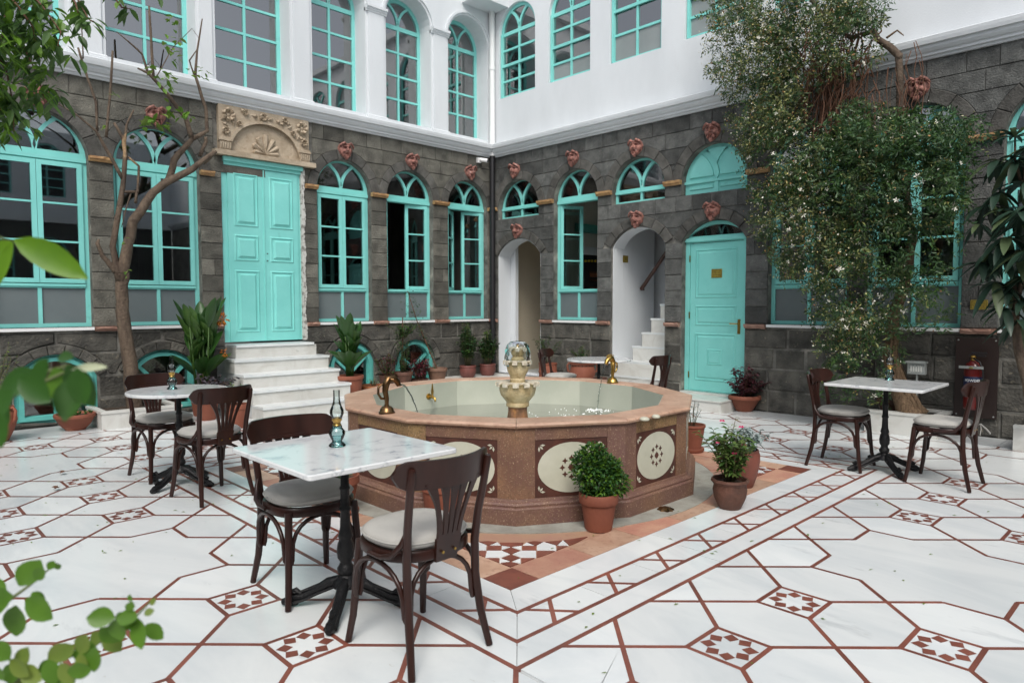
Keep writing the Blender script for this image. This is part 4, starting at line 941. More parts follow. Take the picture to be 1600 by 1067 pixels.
# rim slabs: one per side
for k in range(12):
    a0, a1 = R_(30*k-15), R_(30*k+15); nn = 3
    prof = [(1.225,.575),(1.452,.615),(1.464,.622),(1.468,.634),(1.462,.643),(1.448,.648),(1.235,.648),(1.225,.642)]
    vs = []
    for a in (a0+.0012, a1-.0012):
        for R, z in prof: vs.append((FCX+R*math.cos(a), FCY+R*math.sin(a), z))
    m = len(prof); m2 = MB().add(vs, [(i,(i+1) % m,m+(i+1) % m,m+i) for i in range(m)]+[tuple(range(m)), tuple(range(m,2*m))[::-1]]); fb(m2, 'rim_slab', FRIM)
mb = MB(); prism_ring(mb, [(1.222,.05),(1.222,.641),(1.30,.60),(1.34,.05)]); fb(mb, 'basin_wall', BASIN)
mb = MB().add([(x,y,.06) for x,y in dod(1.25)], [tuple(range(12))]); fb(mb, 'basin_floor', BASIN, norm=False)
# repairs on the rim
for px, py, r in ((1007,654,.034),(1025,650,.03)):
    m2 = MB(); c0 = at_z(px, py, .640); m2.lathe([(.001,.012),(r*.6,.010),(r,0),(r*.9,-.01)], 14, c=(c0.x,c0.y,c0.z), cap=False); fb(m2, 'rim_patch', CREAM, smooth=True)
# tiers
m2 = MB(); m2.lathe([(.125,.06),(.115,.2),(.096,.40),(.080,.50),(.080,.545)], 8, c=FO); fb(m2, 'column', RUST)
def tier(z0, z1, r0, r1, r2, nsc, name):
    m = MB(); h = z1-z0; m.lathe([(r0,z0),(r0*1.05,z0+h*.02),(r0*1.05,z0+h*.16),(r0*1.0,z0+h*.18),(r1*.72,z0+h*.32),(r1*.90,z0+h*.50),(r1*.98,z0+h*.72),(r1*.97,z0+h*.9),(r2*.97,z1),(r2*.6,z1+.001),(r2*.3,z1-.01)], 40, c=FO, wob=lambda a, z: 1+.018*math.cos(a*nsc)*(1 if z > z0+h*.2 else 0)); fb(m, name, TIER, smooth=50)
    m = MB()
    for q in range(nsc):
        a = 2*math.pi*(q+.35)/nsc; c = FO+Vector((math.cos(a),math.sin(a),0))*r2*.93; T = lambda x, y, z: (c.x+x*math.cos(a)-y*math.sin(a), c.y+x*math.sin(a)+y*math.cos(a), z)
        wdt = r2*2*math.pi/nsc*.30
        m.box((-.045,-wdt,-.004),(.014,wdt,.010), T=lambda x,y,z: T(x, y, z1+z)).box((.0142,-wdt*.9,-.024),(.022,wdt*.9,.006), T=lambda x,y,z: T(x, y, z1+z))
    m.lathe([(r2*.88,z1-.012),(r2*.93,z1+.008),(r2*.55,z1+.010),(r2*.5,z1+.002)], 24, c=FO, cap=False)
    fb(m, name+'_crust', TIERW, smooth=50)
tier(.545, .745, .092, .158, .176, 12, 'lower_bowl'); tier(.755, .925, .060, .095, .108, 9, 'middle_bowl'); tier(.935, 1.035, .052, .058, .065, 7, 'upper_bowl')
m2 = MB().lathe([(.07,.738),(.06,.76)], 16, c=FO).lathe([(.05,.925),(.045,.94)], 14, c=FO); fb(m2, 'bowl_neck', TIER)
m2 = MB().lathe([(.016,1.03),(.014,1.055),(.011,1.06),(.012,1.085)], 12, c=FO); fb(m2, 'nozzle', BRASS, smooth=50)
def dome(): # thin bell of falling water
    m = MB(); pr = []
    for i in range(15):
        t = i/14; r = .012+.095*math.sin(t*math.pi*.55)+.0*t; z = 1.098-.02*t-.19*t**3.2; pr.append((r, z))
    return m.lathe(pr, 36, c=FO, cap=False, wob=lambda a, z: 1+.05*math.sin(7*a+z*90)+.03*math.sin(13*a-z*60))
fb(dome(), 'water_bell', JET, smooth=True, kind='stuff', norm=False)
def drops(pts, r0, n=8, spread=.01):
    m = MB()
    for p in pts:
        r = r0*random.uniform(.5,1.3); c = Vector(p)+Vector([random.uniform(-1,1)*spread for _ in range(3)]); m.lathe([(r*.1,-r*1.6),(r*.8,-r*.6),(r*.9,.2*r),(r*.3,r*1.2)], 6, c=c)
    return m
m2 = MB(); 
for q in range(60):
    a = random.uniform(0, 6.28); t = random.random(); r = .06+.06*t; m2.add([], []); m2 = m2
    c0 = FO+Vector((r*math.cos(a), r*math.sin(a), 1.08-.18*t*t)); rr = .0035; m2.lathe([(rr*.2,-rr*1.5),(rr,0),(rr*.3,rr)], 5, c=c0)
fb(m2, 'water_drops', JET, smooth=True, kind='stuff')
# water sheet, foam
wz = .40
mb = MB(); N_ = 60; mb.add([(FCX+1.22*r/10*math.cos(6.2832*k/48), FCY+1.22*r/10*math.sin(6.2832*k/48), wz) for r in range(11) for k in range(48)], [(r*48+k, r*48+(k+1) % 48, (r+1)*48+(k+1) % 48, (r+1)*48+k) for r in range(10) for k in range(48)])
wo = mb.build('fountain_water', WATER, smooth=True, norm=False); setp(wo, kind='structure')
mb = MB()
def foam(cx, cy, R, n):
    for k in range(n):
        a = random.uniform(0, 6.28); r = R*math.sqrt(random.random()); s = random.uniform(.003,.012)*(1.1-r/R*.6); x, y = cx+r*math.cos(a)*1.2, cy+r*math.sin(a)
        if (x-FCX)**2+(y-FCY)**2 > 1.15**2: continue
        mb.lathe([(s,.0),(s*.7,.004),(s*.1,.006)], 7, c=(x,y,wz), wob=lambda a_, z_, q=random.uniform(0,6): 1+.35*math.sin(3*a_+q))
j2 = at_z(933, 640, wz); foam(j2.x, j2.y, .13, 60); foam(j2.x-.2, j2.y-.03, .35, 40); foam(FCX, FCY, .6, 16)
setp(mb.build('foam', FOAM), kind='stuff')
# fish spouts
def spout(px, py, rot, mat, tgt):
    b = at_z(px, py, .648); a = rot; T = lambda x, y, z: (b.x+x*math.cos(a)-y*math.sin(a), b.y+x*math.sin(a)+y*math.cos(a), b.z+z)
    m = MB(); m.lathe([(.058,0),(.058,.008),(.05,.014),(.046,.03),(.034,.045),(.018,.052),(.016,.062)], 20, c=b, wob=lambda q, z: 1+.04*math.sin(10*q)); base = fb(m, 'spout', mat, smooth=50)
    body = [T(0,0,.05),T(0,0,.10),T(-.012,0,.15),T(-.005,0,.20),T(.015,0,.235),T(.05,0,.24),T(.085,0,.215),T(.10,0,.185)]
    m = MB().tube(body, [.014,.017,.021,.026,.028,.028,.022,.017], 10); ctr(m, FO).build('fish_body', mat, base, smooth=60)
    m = MB().tube([T(-.005,0,.10),T(-.045,0,.105),T(-.068,0,.14),T(-.065,0,.185),T(-.03,0,.205)], [.008,.009,.009,.009,.007], 8)
    for k in range(6): m.tube([T(-.005+.018*k,0,.245+.012*math.sin(k*.6)),T(-.012+.018*k,0,.272+.01*math.sin(k*.6))], [.008,.002], 5)
    m.tube([T(.02,-.026,.235),T(.035,-.04,.235)], [.007,.003], 5).tube([T(.02,.026,.235),T(.035,.04,.235)], [.007,.003], 5); ctr(m, FO).build('fish_tail', mat, base, smooth=60)
    s = Vector(T(.105,0,.185)); t = Vector((tgt.x, tgt.y, wz)); pts = []; m = MB(); n = 16
    for i in range(n+1):
        u = i/n; p = s.lerp(t, u*.9+.1*u*u); p.z = s.z+(t.z-s.z)*(u**1.7); pts.append(p+Vector((random.uniform(-1,1),random.uniform(-1,1),0))*.0025)
    m.tube(pts, [.007-.004*i/n+random.uniform(0,.002) for i in range(n+1)], 7)
    for q in range(50): k = random.randint(4, n); c0 = Vector(pts[k])+Vector([random.uniform(-.012,.012) for _ in range(3)]); r = .003; m.lathe([(r*.2,-r),(r,0),(r*.2,r)], 5, c=c0)
    fb(m, 'water_jet', JET, smooth=True, kind='stuff')
def rad_ang(px, py): b = at_z(px, py, .648); return math.atan2(FCY-b.y, FCX-b.x)
spout(604.5, 645, rad_ang(604.5,645)-.1, BRONZE, at_z(655, 652, wz)); spout(957, 598, rad_ang(957,598), BRASS, at_z(933, 640, wz))
# tap on the basin wall
tb = at_z(690, 632, .52); tp = None
n_, t_, ap_, hw_ = fmap[3]
c0 = FO+n_*(1.222*math.cos(R_(15)))+t_*0.04; c0.z = .52
m = MB(); inw = -n_; m.tube([c0, c0+inw*.012], [.03,.028], 14); m.tube([c0, c0+inw*.07, c0+inw*.10+Vector((0,0,-.012)), c0+inw*.105+Vector((0,0,-.04))], [.012,.014,.011,.009], 8)
m.tube([c0+inw*.06+Vector((0,0,.01)), c0+inw*.06+Vector((0,0,.05)), c0+inw*.06+Vector((0,0,.09)), c0+inw*.06+Vector((0,0,.13))], [.007,.014,.009,.004], 8); fb(m, 'tap', BRASS, smooth=60)
# floor drain
g = at_z(1040, 797); m = MB().lathe([(.055,0),(.05,.012),(.03,.022),(.004,.026)], 16, c=g, wob=lambda a, z: 1+.12*(1 if int(a*8/3.1416) % 2 else -1)); setp(ctr(m, g).build('floor_drain', BRONZE, loc=g), 'small domed metal drain grate on the floor in front of the fountain', 'drain')
# ------------------------------------------------------------------ stairs to the double door
st = empty('staircase', (4.2, 8.6, 0), 'white marble staircase of five steps leading up to the double door', 'stairs'); sc_ = Vector((4.2,8.6,0))
for k in range(5):
    y0 = 7.96+.27*k; z0 = .174*k; x1 = [4.93,4.92,4.91,4.90,4.86][k]; x0 = [3.57,3.57,3.57,3.57,3.70][k]
    ctr(MB().box((x0,y0,z0+.0005),(x1,YA-.002 if k == 4 else y0+.32+.0*k,z0+.142)), sc_).build('riser', STEPM, st)
    if k < 4: ctr(MB().box((x0-.006,y0-.016,z0+.1425),(x1+.01,y0+.285,z0+.174)), sc_).build('tread', MARB, st)
    else: ctr(MB().box((x0-.0,y0-.016,z0+.1425),(x1-.04,YA+.02,z0+.174)), sc_).build('tread', MARB, st)
ctr(MB().box((3.58,8.0,0),(4.9,YA-.001,.17)).box((3.582,8.26,.1705),(4.89,YA-.001,.345)).box((3.584,8.53,.3455),(4.88,YA-.001,.52)).box((3.586,8.80,.5205),(4.87,YA-.001,.69)), sc_).build('side_slab', GREYM, st)
# ------------------------------------------------------------------ downpipes, camera, plaques
cx, cy = XB-.075, YA-.075
m = MB().tube([(cx,cy,.15),(cx,cy,1.3),(cx,cy,2.6),(cx,cy,4.08)], .048, 14)
for z in (.7,1.9,3.1): m.lathe([(.056,z),(.056,z+.04)], 14, c=(cx,cy,0))
dp = ctr(m, (cx,cy,.15)).build('downpipe', BLACK, loc=(cx,cy,.15), smooth=50); setp(dp, 'black lower downpipe in the inner corner of the court', 'downpipe')
m = MB().tube([(cx,cy,4.082),(cx,cy,5.5),(cx,cy,6.95)], .05, 14); m.lathe([(.058,5.6),(.058,5.66)], 14, c=(cx,cy,0)); setp(ctr(m, (cx,cy,4.082)).build('downpipe', WHITE, loc=(cx,cy,4.082), smooth=50), 'white upper downpipe in the inner corner above the black pipe', 'downpipe')
sc0 = Vector((8.30, YA, 3.97)); cm = empty('security_camera', sc0, 'small white security camera under the cornice near the corner', 'camera')
ctr(MB().box((8.22,YA-.05,3.93),(8.30,YA+.0,4.02)), sc0).build('bracket', WHITE, cm)
ctr(MB().tube([(8.27,YA-.05,3.985),(8.34,YA-.17,3.955)], [.035,.035], 12), sc0).build('body', WHITE, cm, smooth=50); ctr(MB().tube([(8.341,YA-.171,3.9545),(8.348,YA-.182,3.952)], [.028,.024], 12), sc0).build('lens', BLACK, cm)
def plaque(W, s, z, w, h, d, lab, name='brass_plaque', lines=2, seed=1):
    c = Vector(W(s,z,d)); rd = random.Random(seed); m = MB().box((s-w/2,z-h/2,d),(s+w/2,z+h/2,d+.006),T=W); o = setp(ctr(m, c).build(name, PLAQ, loc=c), lab, 'plaque')
    m = MB(); b = .012
    for zz_ in (z-h/2+b, z+h/2-b): m.box((s-w/2+b,zz_-.0012,d+.0062),(s+w/2-b,zz_+.0012,d+.0072),T=W)
    for ss_ in (s-w/2+b, s+w/2-b): m.box((ss_-.0012,z-h/2+b,d+.0063),(ss_+.0012,z+h/2-b,d+.0073),T=W)
    for l in range(lines):
        zc = z+h*.16-h*.32*l if lines > 1 else z; q = s-w*.30
        while q < s+w*.30:     # small cursive strokes, too small to read in the picture
            L = rd.uniform(.006,.02); m.tube([W(q,zc+rd.uniform(-.004,.004),d+.007),W(q+L*.5,zc-rd.uniform(.002,.01),d+.007),W(q+L,zc+rd.uniform(-.002,.01),d+.007)], .0016, 4); q += L+rd.uniform(.002,.008)
    ctr(m, c).build('engraving', INK, o); return o
plaque(lambda s,z,d: WB(s,z,d-.10), 4.90, 1.83, .16, .12, .003, 'small brass plaque fixed to the single turquoise door on the right')
plaque(WB, 1.79, 1.395, .155, .10, .012, 'brass plaque on the dark stone pier above the fire extinguisher', seed=4)
pp = at_y(977, 405, 6.645); T2 = lambda s, z, d: (XB+.3+s, 6.645-d, z)
plaque(T2, pp.x-XB-.3, pp.z, .13, .11, .002, 'small square brass plate on the white stairwell wall', 'brass_plate', 1, 7)
# ------------------------------------------------------------------ bentwood chairs
def cback(z, x):   # y of the leaning, slightly hollow back at height z
    t = max(0, (z-.45)/.38); return -.175-.055*t + .0*x + .55*x*x*t
def make_chair(loc, rz, label, group):
    root = empty('cafe_chair', loc, label, 'chair', group, rz=rz)
    RX, RYf, RYr = .205, .205, .185
    def ring(x_, y_, sc, n=32):
        out = []
        for i in range(n):
            a = 2*math.pi*i/n; c, s = math.cos(a), math.sin(a); e = .72 if s > 0 else .85
            out.append((RX*sc*abs(c)**e*(1 if c > 0 else -1), (RYf if s > 0 else RYr)*sc*abs(s)**e*(1 if s > 0 else -1)))
        return out
    mb = MB(); r0 = ring(0,0,1); r1 = ring(0,0,1.02); r2 = ring(0,0,.80); n = 32
    vs = [(x,y,.415) for x,y in r0]+[(x,y,.42) for x,y in r1]+[(x,y,.45) for x,y in r1]+[(x,y,.457) for x,y in r0]+[(x,y,.452) for x,y in r2]+[(x,y,.42) for x,y in r2]
    mb.add(vs, [(k*n+i, k*n+(i+1) % n, ((k+1) % 6)*n+(i+1) % n, ((k+1) % 6)*n+i) for k in range(6) for i in range(n)]); mb.build('seat_ring', WOOD, root, smooth=35)
    mb = MB(); prof = [(.55,.4575),(.86,.4575),(.955,.466),(.99,.48),(.975,.495),(.90,.508),(.7,.514),(.35,.517)]
    vs = []
    for sc, z in prof: vs += [(x, y, z) for x, y in ring(0,0,sc*1.0)]
    fs = [(k*n+i, k*n+(i+1) % n, (k+1)*n+(i+1) % n, (k+1)*n+i) for k in range(len(prof)-1) for i in range(n)]+[tuple((len(prof)-1)*n+i for i in range(n)), tuple(range(n))[::-1]]
    cu = mb.add(vs, fs).build('cushion', CUSH, root, smooth=60)
    pp = [(x, y, .486) for x, y in ring(0,0,.994)]; MB().tube(pp+[pp[0]], .0035, 5).build('piping', CUSH, cu, smooth=True)
    for sg in (-1, 1):
        MB().tube([(sg*.165,.165,.44),(sg*.172,.178,.30),(sg*.182,.195,.12),(sg*.195,.215,.004)], [.018,.0175,.016,.0145], 10).build('leg', WOOD, root, smooth=50)
        MB().tube([(sg*.198,-.225,.004),(sg*.180,-.190,.15),(sg*.172,-.168,.30),(sg*.172,-.165,.44),(sg*.178,-.180,.56),(sg*.186,-.205,.68),(sg*.19,-.226,.785),(sg*.19,-.229,.795)], [.0145,.017,.018,.018,.017,.016,.0155,.011], 10).build('leg', WOOD, root, smooth=50)
        MB().tube([(sg*.180,-.172,.545),(sg*.193,-.160,.50),(sg*.212,-.12,.452),(sg*.219,-.06,.437),(sg*.219,.02,.436)], [.008,.012,.012,.011,.008], 8).build('side_bracket', WOOD, root, smooth=50)
        MB().tube([(sg*.175,.180,.20)]+[(sg*(.186+.012*math.sin(math.pi*t)), .165*math.cos(math.pi*t)+.0, .22+.185*math.sin(math.pi*t)**.65) for t in [i/12 for i in range(0,13)]]+[(sg*.176,-.165,.20)], .0105, 8).build('leg_hoop', WOOD, root, smooth=50)
    for yy, q in ((.178, 'f'), (-.163, 'r')):
        MB().tube([(-.162,yy,.20)]+[(-.155*math.cos(math.pi*t), yy-.012*math.sin(math.pi*t)*(1 if yy > 0 else -1), .22+.185*math.sin(math.pi*t)**.65) for t in [i/12 for i in range(0,13)]]+[(.162,yy,.20)], .0105, 8).build('leg_hoop', WOOD, root, smooth=50)
    # top rail: a bowed board with round ends
    nx, nz = 24, 6; vs = []; th = .017
    for side in (0, 1):
        for i in range(nx+1):
            x = -.235+.47*i/nx; e = abs(x)/.235; rr = 1 if e < .8 else math.sqrt(max(.0, 1-((e-.8)/.2)**2))*.86+.14*(1-e)/.2 if e < 1 else .12
            for j in range(nz+1):
                z = .768+.056*rr*(2*j/nz-1); y = -.262+1.75*x*x+ (z-.768)*-.15 + (th/2 if side else -th/2); vs.append((x, y, z))
    m = nz+1; N1 = (nx+1)*m; fs = []
    for i in range(nx):
        for j in range(nz): a = i*m+j; fs += [(a,a+m,a+m+1,a+1),(N1+a,N1+a+1,N1+a+m+1,N1+a+m)]
        fs += [(i*m,N1+i*m,N1+(i+1)*m,(i+1)*m),(i*m+nz,(i+1)*m+nz,N1+(i+1)*m+nz,N1+i*m+nz)]
    for i in (0, nx): fs += [(i*m+j,i*m+j+1,N1+i*m+j+1,N1+i*m+j) for j in range(nz)]
    MB().add(vs, fs).build('top_rail', WOOD, root, smooth=45)
    # fan-shaped splat: a foot block and five slats
    def SW(s, z, d): t = (z-.43)/.30; return (s, -.190-.062*t+1.2*s*s*t+d, z)
    mb = MB(); vs = []
    plate(mb, [(-.052,.405),(.052,.405),(.058,.46),(.062,.50),(.045,.515),(-.045,.515),(-.062,.50),(-.058,.46)], [], SW, -.007, .006); sp = mb.build('splat', WOOD, root)
    for k in range(-2, 3):
        x0, x1 = k*.0235, k*.050+ (.006*k if abs(k) == 2 else 0); P = []
        for i in range(11): t = i/10; P.append((x0+(x1-x0)*(t**1.7), .505+.225*t, .0080+.014*max(0,(t-.55)/.45)**1.4+.002*(1-t)))
        poly = [(x+w, z) for x, z, w in P]+[(x-w, z) for x, z, w in P[::-1]]
        mb = MB(); plate(mb, poly, [], SW, -.0065, .0055); mb.build('slat', WOOD, root)
    mb = MB(); plate(mb, [(-.135,.715),(.135,.715),(.135,.73),(-.135,.73)], [], SW, -.006, .005); mb.build('splat_head', WOOD, root)
    for sg in (-1, 1): MB().tube([(sg*.03,-.205,.445),(sg*.03,-.210,.445)], .006, 8).build('bolt', BRASS, root)
    return root
CG = 'dark bentwood cafe chairs with grey cushions'
ch0 = make_chair((1.660,2.275,0), R_(1), 'dark bentwood chair nearest the viewer with its back turned', CG)
spots = [((1.620,3.125,0), R_(176), 'dark bentwood chair behind the nearest square marble table'),
 ((1.898,5.12,0), R_(8), 'dark chair at the left round table with its back to the viewer'),
 ((1.86,6.02,0), R_(184), 'dark bentwood chair behind the round marble table on the left, near the tree'),
 ((6.185,2.265,0), R_(183), 'dark bentwood chair on the left of the square table under the jasmine'),
 ((6.155,1.48,0), R_(-1), 'dark bentwood chair right of the jasmine table, white cushion tie hanging behind'),
 ((6.70,4.66,0), R_(8), 'dark bentwood chair right of the round table behind the fountain'),
 ((6.62,5.93,0), R_(205), 'dark chair behind the fountain in front of the clay jar')]
chairs = [ch0]
for loc, rz, lab in spots: chairs.append(copy_tree(ch0, loc, rz, label=lab, group=CG))
m = MB(); 
for sg in (1,): m.tube([(sg*.16,-.15,.475),(sg*.175,-.185,.462),(sg*.17,-.20,.47)], .004, 6).tube([(.17,-.20,.47),(.15,-.24,.44),(.125,-.275,.41)], [.005,.008,.007], 6, flat=.4).tube([(.17,-.20,.47),(.165,-.205,.43),(.16,-.2,.38)], [.005,.007,.006], 6, flat=.4)
m.build('cushion_tie', CUSH, chairs[5])
# ------------------------------------------------------------------ tables
def make_table(loc, rz, label, group, round_=False, r=.37, H=.745, light=False):
    root = empty('cafe_table', loc, label, 'table', group, rz=rz)
    mb = MB()
    if round_: mb.lathe([(r-.004,H-.024),(r,H-.020),(r,H-.005),(r-.005,H)], 64)
    else:
        hx = r; c = .022; pts = []
        for sx, sy, a0 in ((1,-1,270),(1,1,0),(-1,1,90),(-1,-1,180)): pts += [(sx*(hx-c)+c*math.cos(R_(a0+q*18)), sy*(hx-c)+c*math.sin(R_(a0+q*18))) for q in range(6)]
        n = len(pts); q = inset(pts, .005); vs = [(x,y,H-.024) for x,y in q]+[(x,y,H-.020) for x,y in pts]+[(x,y,H-.005) for x,y in pts]+[(x,y,H) for x,y in q]
        mb.add(vs, [(k*n+i,k*n+(i+1) % n,(k+1)*n+(i+1) % n,(k+1)*n+i) for k in range(3) for i in range(n)]+[tuple(range(3*n,4*n)),tuple(range(n))[::-1]])
    mb.build('tabletop', TABM, root, smooth=40)
    MB().lathe([(.16,H-.030),(.16,H-.0245)], 4).lathe([(.03,H-.05),(.06,H-.031)], 12).build('top_plate', IRON, root)
    MB().lathe([(.0,.10),(.062,.10),(.058,.125),(.040,.14),(.030,.155),(.038,.165),(.040,.185),(.030,.20),(.026,.215),(.038,.235),(.041,.27),(.036,.30),(.028,.32),(.034,.335),(.030,.35),(.025,.37),(.022,.45),(.027,.455),(.027,.465),(.0215,.475),(.0205,.55),(.024,.555),(.024,.562),(.0195,.57),(.0185,H-.04)], 18).build('column', IRON, root, smooth=50)
    for k in range(4):
        a = R_(90*k+45 if not round_ else 90*k+30); c, s = math.cos(a), math.sin(a); m = MB()
        P = [(.03,.125),(.08,.115),(.14,.078),(.20,.048),(.25,.038),(.275,.036)]
        m.tube([(x*c,x*s,z) for x,z in P], [.026,.024,.020,.018,.020,.016], 8)
        m.tube([(.225*c,.225*s,.022),(.262*c,.262*s,.026),(.30*c,.30*s,.02)], [.016,.027,.014], 8)
        m.tube([(.05*c,.05*s,.135),(.13*c,.13*s,.102),(.21*c,.21*s,.068),(.255*c,.255*s,.066)], [.008,.008,.008,.012], 6)
        m.tube([(.21*c,.21*s,.060),(.235*c,.235*s,.078),(.262*c,.262*s,.070)], [.008,.013,.007], 6)
        for sg in (-1, 1): m.tube([((.05)*c-sg*.018*s,.05*s+sg*.018*c,.10),(.13*c-sg*.020*s,.13*s+sg*.020*c,.068),(.2*c-sg*.017*s,.2*s+sg*.017*c,.035),(.27*c-sg*.022*s,.27*s+sg*.022*c,.018)], [.006,.007,.007,.009], 6)
        m.build('foot', IRON, root, smooth=60)
    return root
TG = 'marble cafe tables on iron pedestals'
make_table((1.632,2.79,0), 0, 'square grey-veined marble table nearest the viewer on a black iron pedestal', TG, r=.372)
make_table((6.235,1.935,0), 0, 'square white marble table under the jasmine by the right wall', TG, r=.372)
make_table((1.85,5.63,0), 0, 'round marble table on the left in front of the tree', TG, True, .365)
make_table((6.55,5.24,0), 0, 'round marble table behind the fountain near the passage arches', TG, True, .385)
# oil lamps
def lamp(loc, label):
    root = empty('oil_lamp', loc, label, 'oil lamp', 'glass oil lamps standing on the tables')
    MB().lathe([(.0,.0),(.038,.001),(.040,.006),(.034,.012),(.024,.022),(.023,.028),(.032,.040),(.037,.055),(.036,.070),(.028,.082),(.022,.090),(.024,.094),(.020,.10)], 24, cap=False, wob=lambda a, z: 1+.035*math.cos(12*a)*(1 if .03 < z < .08 else 0)).build('oil_font', GTEAL, root, smooth=True)
    MB().lathe([(.0,.006),(.030,.008),(.022,.024),(.026,.036),(.032,.046),(.0,.0465)], 20, cap=False).build('lamp_oil', GTEAL, root, smooth=True)
    MB().lathe([(.016,.092),(.021,.100),(.017,.108),(.017,.115),(.023,.120),(.023,.132),(.016,.136),(.010,.138)], 20).build('brass_collar', BRASS, root, smooth=50)
    MB().lathe([(.021,.128),(.026,.138),(.032,.155),(.031,.170),(.022,.190),(.016,.210),(.0145,.235),(.015,.262)], 24, cap=False).build('chimney', GCLR, root, smooth=True)
    return root
lamp(at_z(527,697,.745), 'teal glass oil lamp on the nearest square table'); lamp(at_z(269,608,.745), 'teal glass oil lamp on the round table at the left'); lamp(at_z(1390,594,.745), 'teal glass oil lamp on the square table under the jasmine')
# ------------------------------------------------------------------ pots and plants
def pot(loc, prof, mat, label, cat='plant pot', name='plant_pot', soil=None, n=32, wob=None, group=None):
    root = empty(name, loc, label, cat, group); r, z = prof[-1]
    full = list(prof)+[(r*.9,z),(r*.86,z-.02),(r*.84,z-.045)]
    MB().lathe([(.001,prof[0][1])]+full, n, cap=False, wob=wob).build('pot', mat, root, smooth=45)
    MB().lathe([(r*.85,z-.05),(r*.85,z-.028),(r*.4,z-.02),(.001,z-.022)], 18, cap=False).build('soil', SOIL, root)
    return root, z-.022
def stems_leaves(root, z0, h, spread, nst, nl, L, W, lmat, smat, base=.03, tilt=.35, droop=.3, sr=.004, lm2=None, up=False, start=.15, seg=3, seed=0, lean=(0,0), name='foliage'):
    rd = random.Random(seed); sm = MB(); lf = MB()
    for i in range(nst):
        a = rd.uniform(0, 6.28); t = rd.random()**.6; b = Vector((base*t*math.cos(a), base*t*math.sin(a), z0)); hh = h*rd.uniform(.65,1)*(1-.25*t)
        e = Vector((lean[0]+spread*t*math.cos(a+rd.uniform(-.4,.4)), lean[1]+spread*t*math.sin(a+rd.uniform(-.4,.4)), z0+hh)); m_ = (b+e)/2+Vector((rd.uniform(-.02,.02), rd.uniform(-.02,.02), hh*.08))
        pts = [b, b.lerp(m_,.5)+Vector((0,0,.01)), m_, m_.lerp(e,.5), e]; sm.tube(pts, [sr,sr*.9,sr*.75,sr*.6,sr*.35], 5)
        for k in range(nl):
            u = start+(1-start)*(k+rd.random())/nl; q = u*4; j = min(3, int(q)); p = pts[j].lerp(pts[j+1], q-j); al = rd.uniform(0, 6.28); el = rd.uniform(-.2,.9) if not up else rd.uniform(.7,1.6)
            d = Vector((math.cos(al), math.sin(al), el)); s = rd.uniform(.6,1.1); lf.leaf(p, d, L*s, W*s, droop=droop, seg=seg, mi=0 if (not lm2 or rd.random() < .6) else 1)
    sm.build('stems', smat, root, smooth=True); lf.build(name, [lmat, lm2] if lm2 else lmat, root, norm=False)
FLW = lambda r: [(r*.72,0),(r*.76,.01),(r*.88,.14),(r*.93,.165),(r*1.0,.17),(r*1.0,.215),(r*.99,.222)]
# basil in a terracotta pot before the fountain
root, z = pot(at_z(935,826), [(.083,0),(.086,.012),(.108,.165),(.118,.168),(.123,.175),(.124,.222),(.120,.232)], TERR, 'terracotta pot with dense round basil bush in front of the fountain')
lf = MB(); rd = random.Random(3)
blobs = [(0,0,.08,.11),(-.055,.03,.16,.095),(-.095,.055,.215,.065),(.05,-.02,.13,.095),(.095,-.075,.075,.075),(.015,-.01,.20,.085),(-.055,.03,.275,.055),(.08,-.03,.17,.06),(-.01,.0,.30,.035)]
for bx, by, bz, br in blobs:
    for k in range(int(4200*br*br/.0156*.33)):
        v = Vector((rd.gauss(0,1), rd.gauss(0,1), rd.gauss(0,1))).normalized(); c = Vector((bx,by,z+bz)); r = br*rd.uniform(.55,1.10)*(1+.20*math.sin(7*v.x+6*v.z+bx*40)*math.cos(6*v.y+bz*30))
        if (c+v*r).z < z-.005: continue
        lf.leaf(c+v*r, v+Vector((rd.gauss(0,.6), rd.gauss(0,.6), rd.gauss(.3,.5))), rd.uniform(.018,.032), rd.uniform(.013,.020), seg=2, droop=.2, mi=0 if rd.random() < .65 else 1)
lf.build('foliage', [mk('leaf_basil', (.045,.125,.030), .45, c2=(.03,.09,.022), scale=12, trans=.25), L3], root, norm=False)
MB().tube([(0,0,z-.02),(-.01,0,z+.06),(-.02,.01,z+.12)], [.010,.008,.006], 6).build('stems', STEM, root)
# periwinkle in a fluted brown pot
root, z = pot(at_z(1140,793), [(.070,0),(.078,.01),(.108,.08),(.115,.13),(.108,.165),(.108,.172),(.122,.19),(.118,.205)], TERD, 'old brown pot with a fluted rim holding a pink-flowered periwinkle beside the fountain', wob=lambda a, zz: 1+(.06*abs(math.sin(5*a)) if zz > .17 else 0), n=60)
stems_leaves(root, z, .45, .20, 28, 28, .062, .024, mk('leaf_periwinkle', (.15,.22,.055), .45, c2=(.085,.145,.035), scale=12, trans=.25), STEM, base=.035, seed=5, lm2=L1)
stems_leaves(root, z, .50, .05, 3, 18, .042, .014, LY, STEM, base=.02, seed=15, lean=(.03,-.02), name='tall_shoots')
fl = MB(); rd = random.Random(8)
for p in ((-.03,.05,.42),(.05,-.05,.38),(-.08,-.07,.22),(-.10,.04,.28),(.03,-.08,.26),(-.12,.0,.18)):
    for k in range(5): a = 2*math.pi*k/5+rd.random(); fl.leaf(Vector(p)+Vector((0,0,z)), (math.cos(a),math.sin(a),.2), .020, .016, up=(-.6,-.6,.5), seg=2)
fl.build('flowers', PETP, root, norm=False)
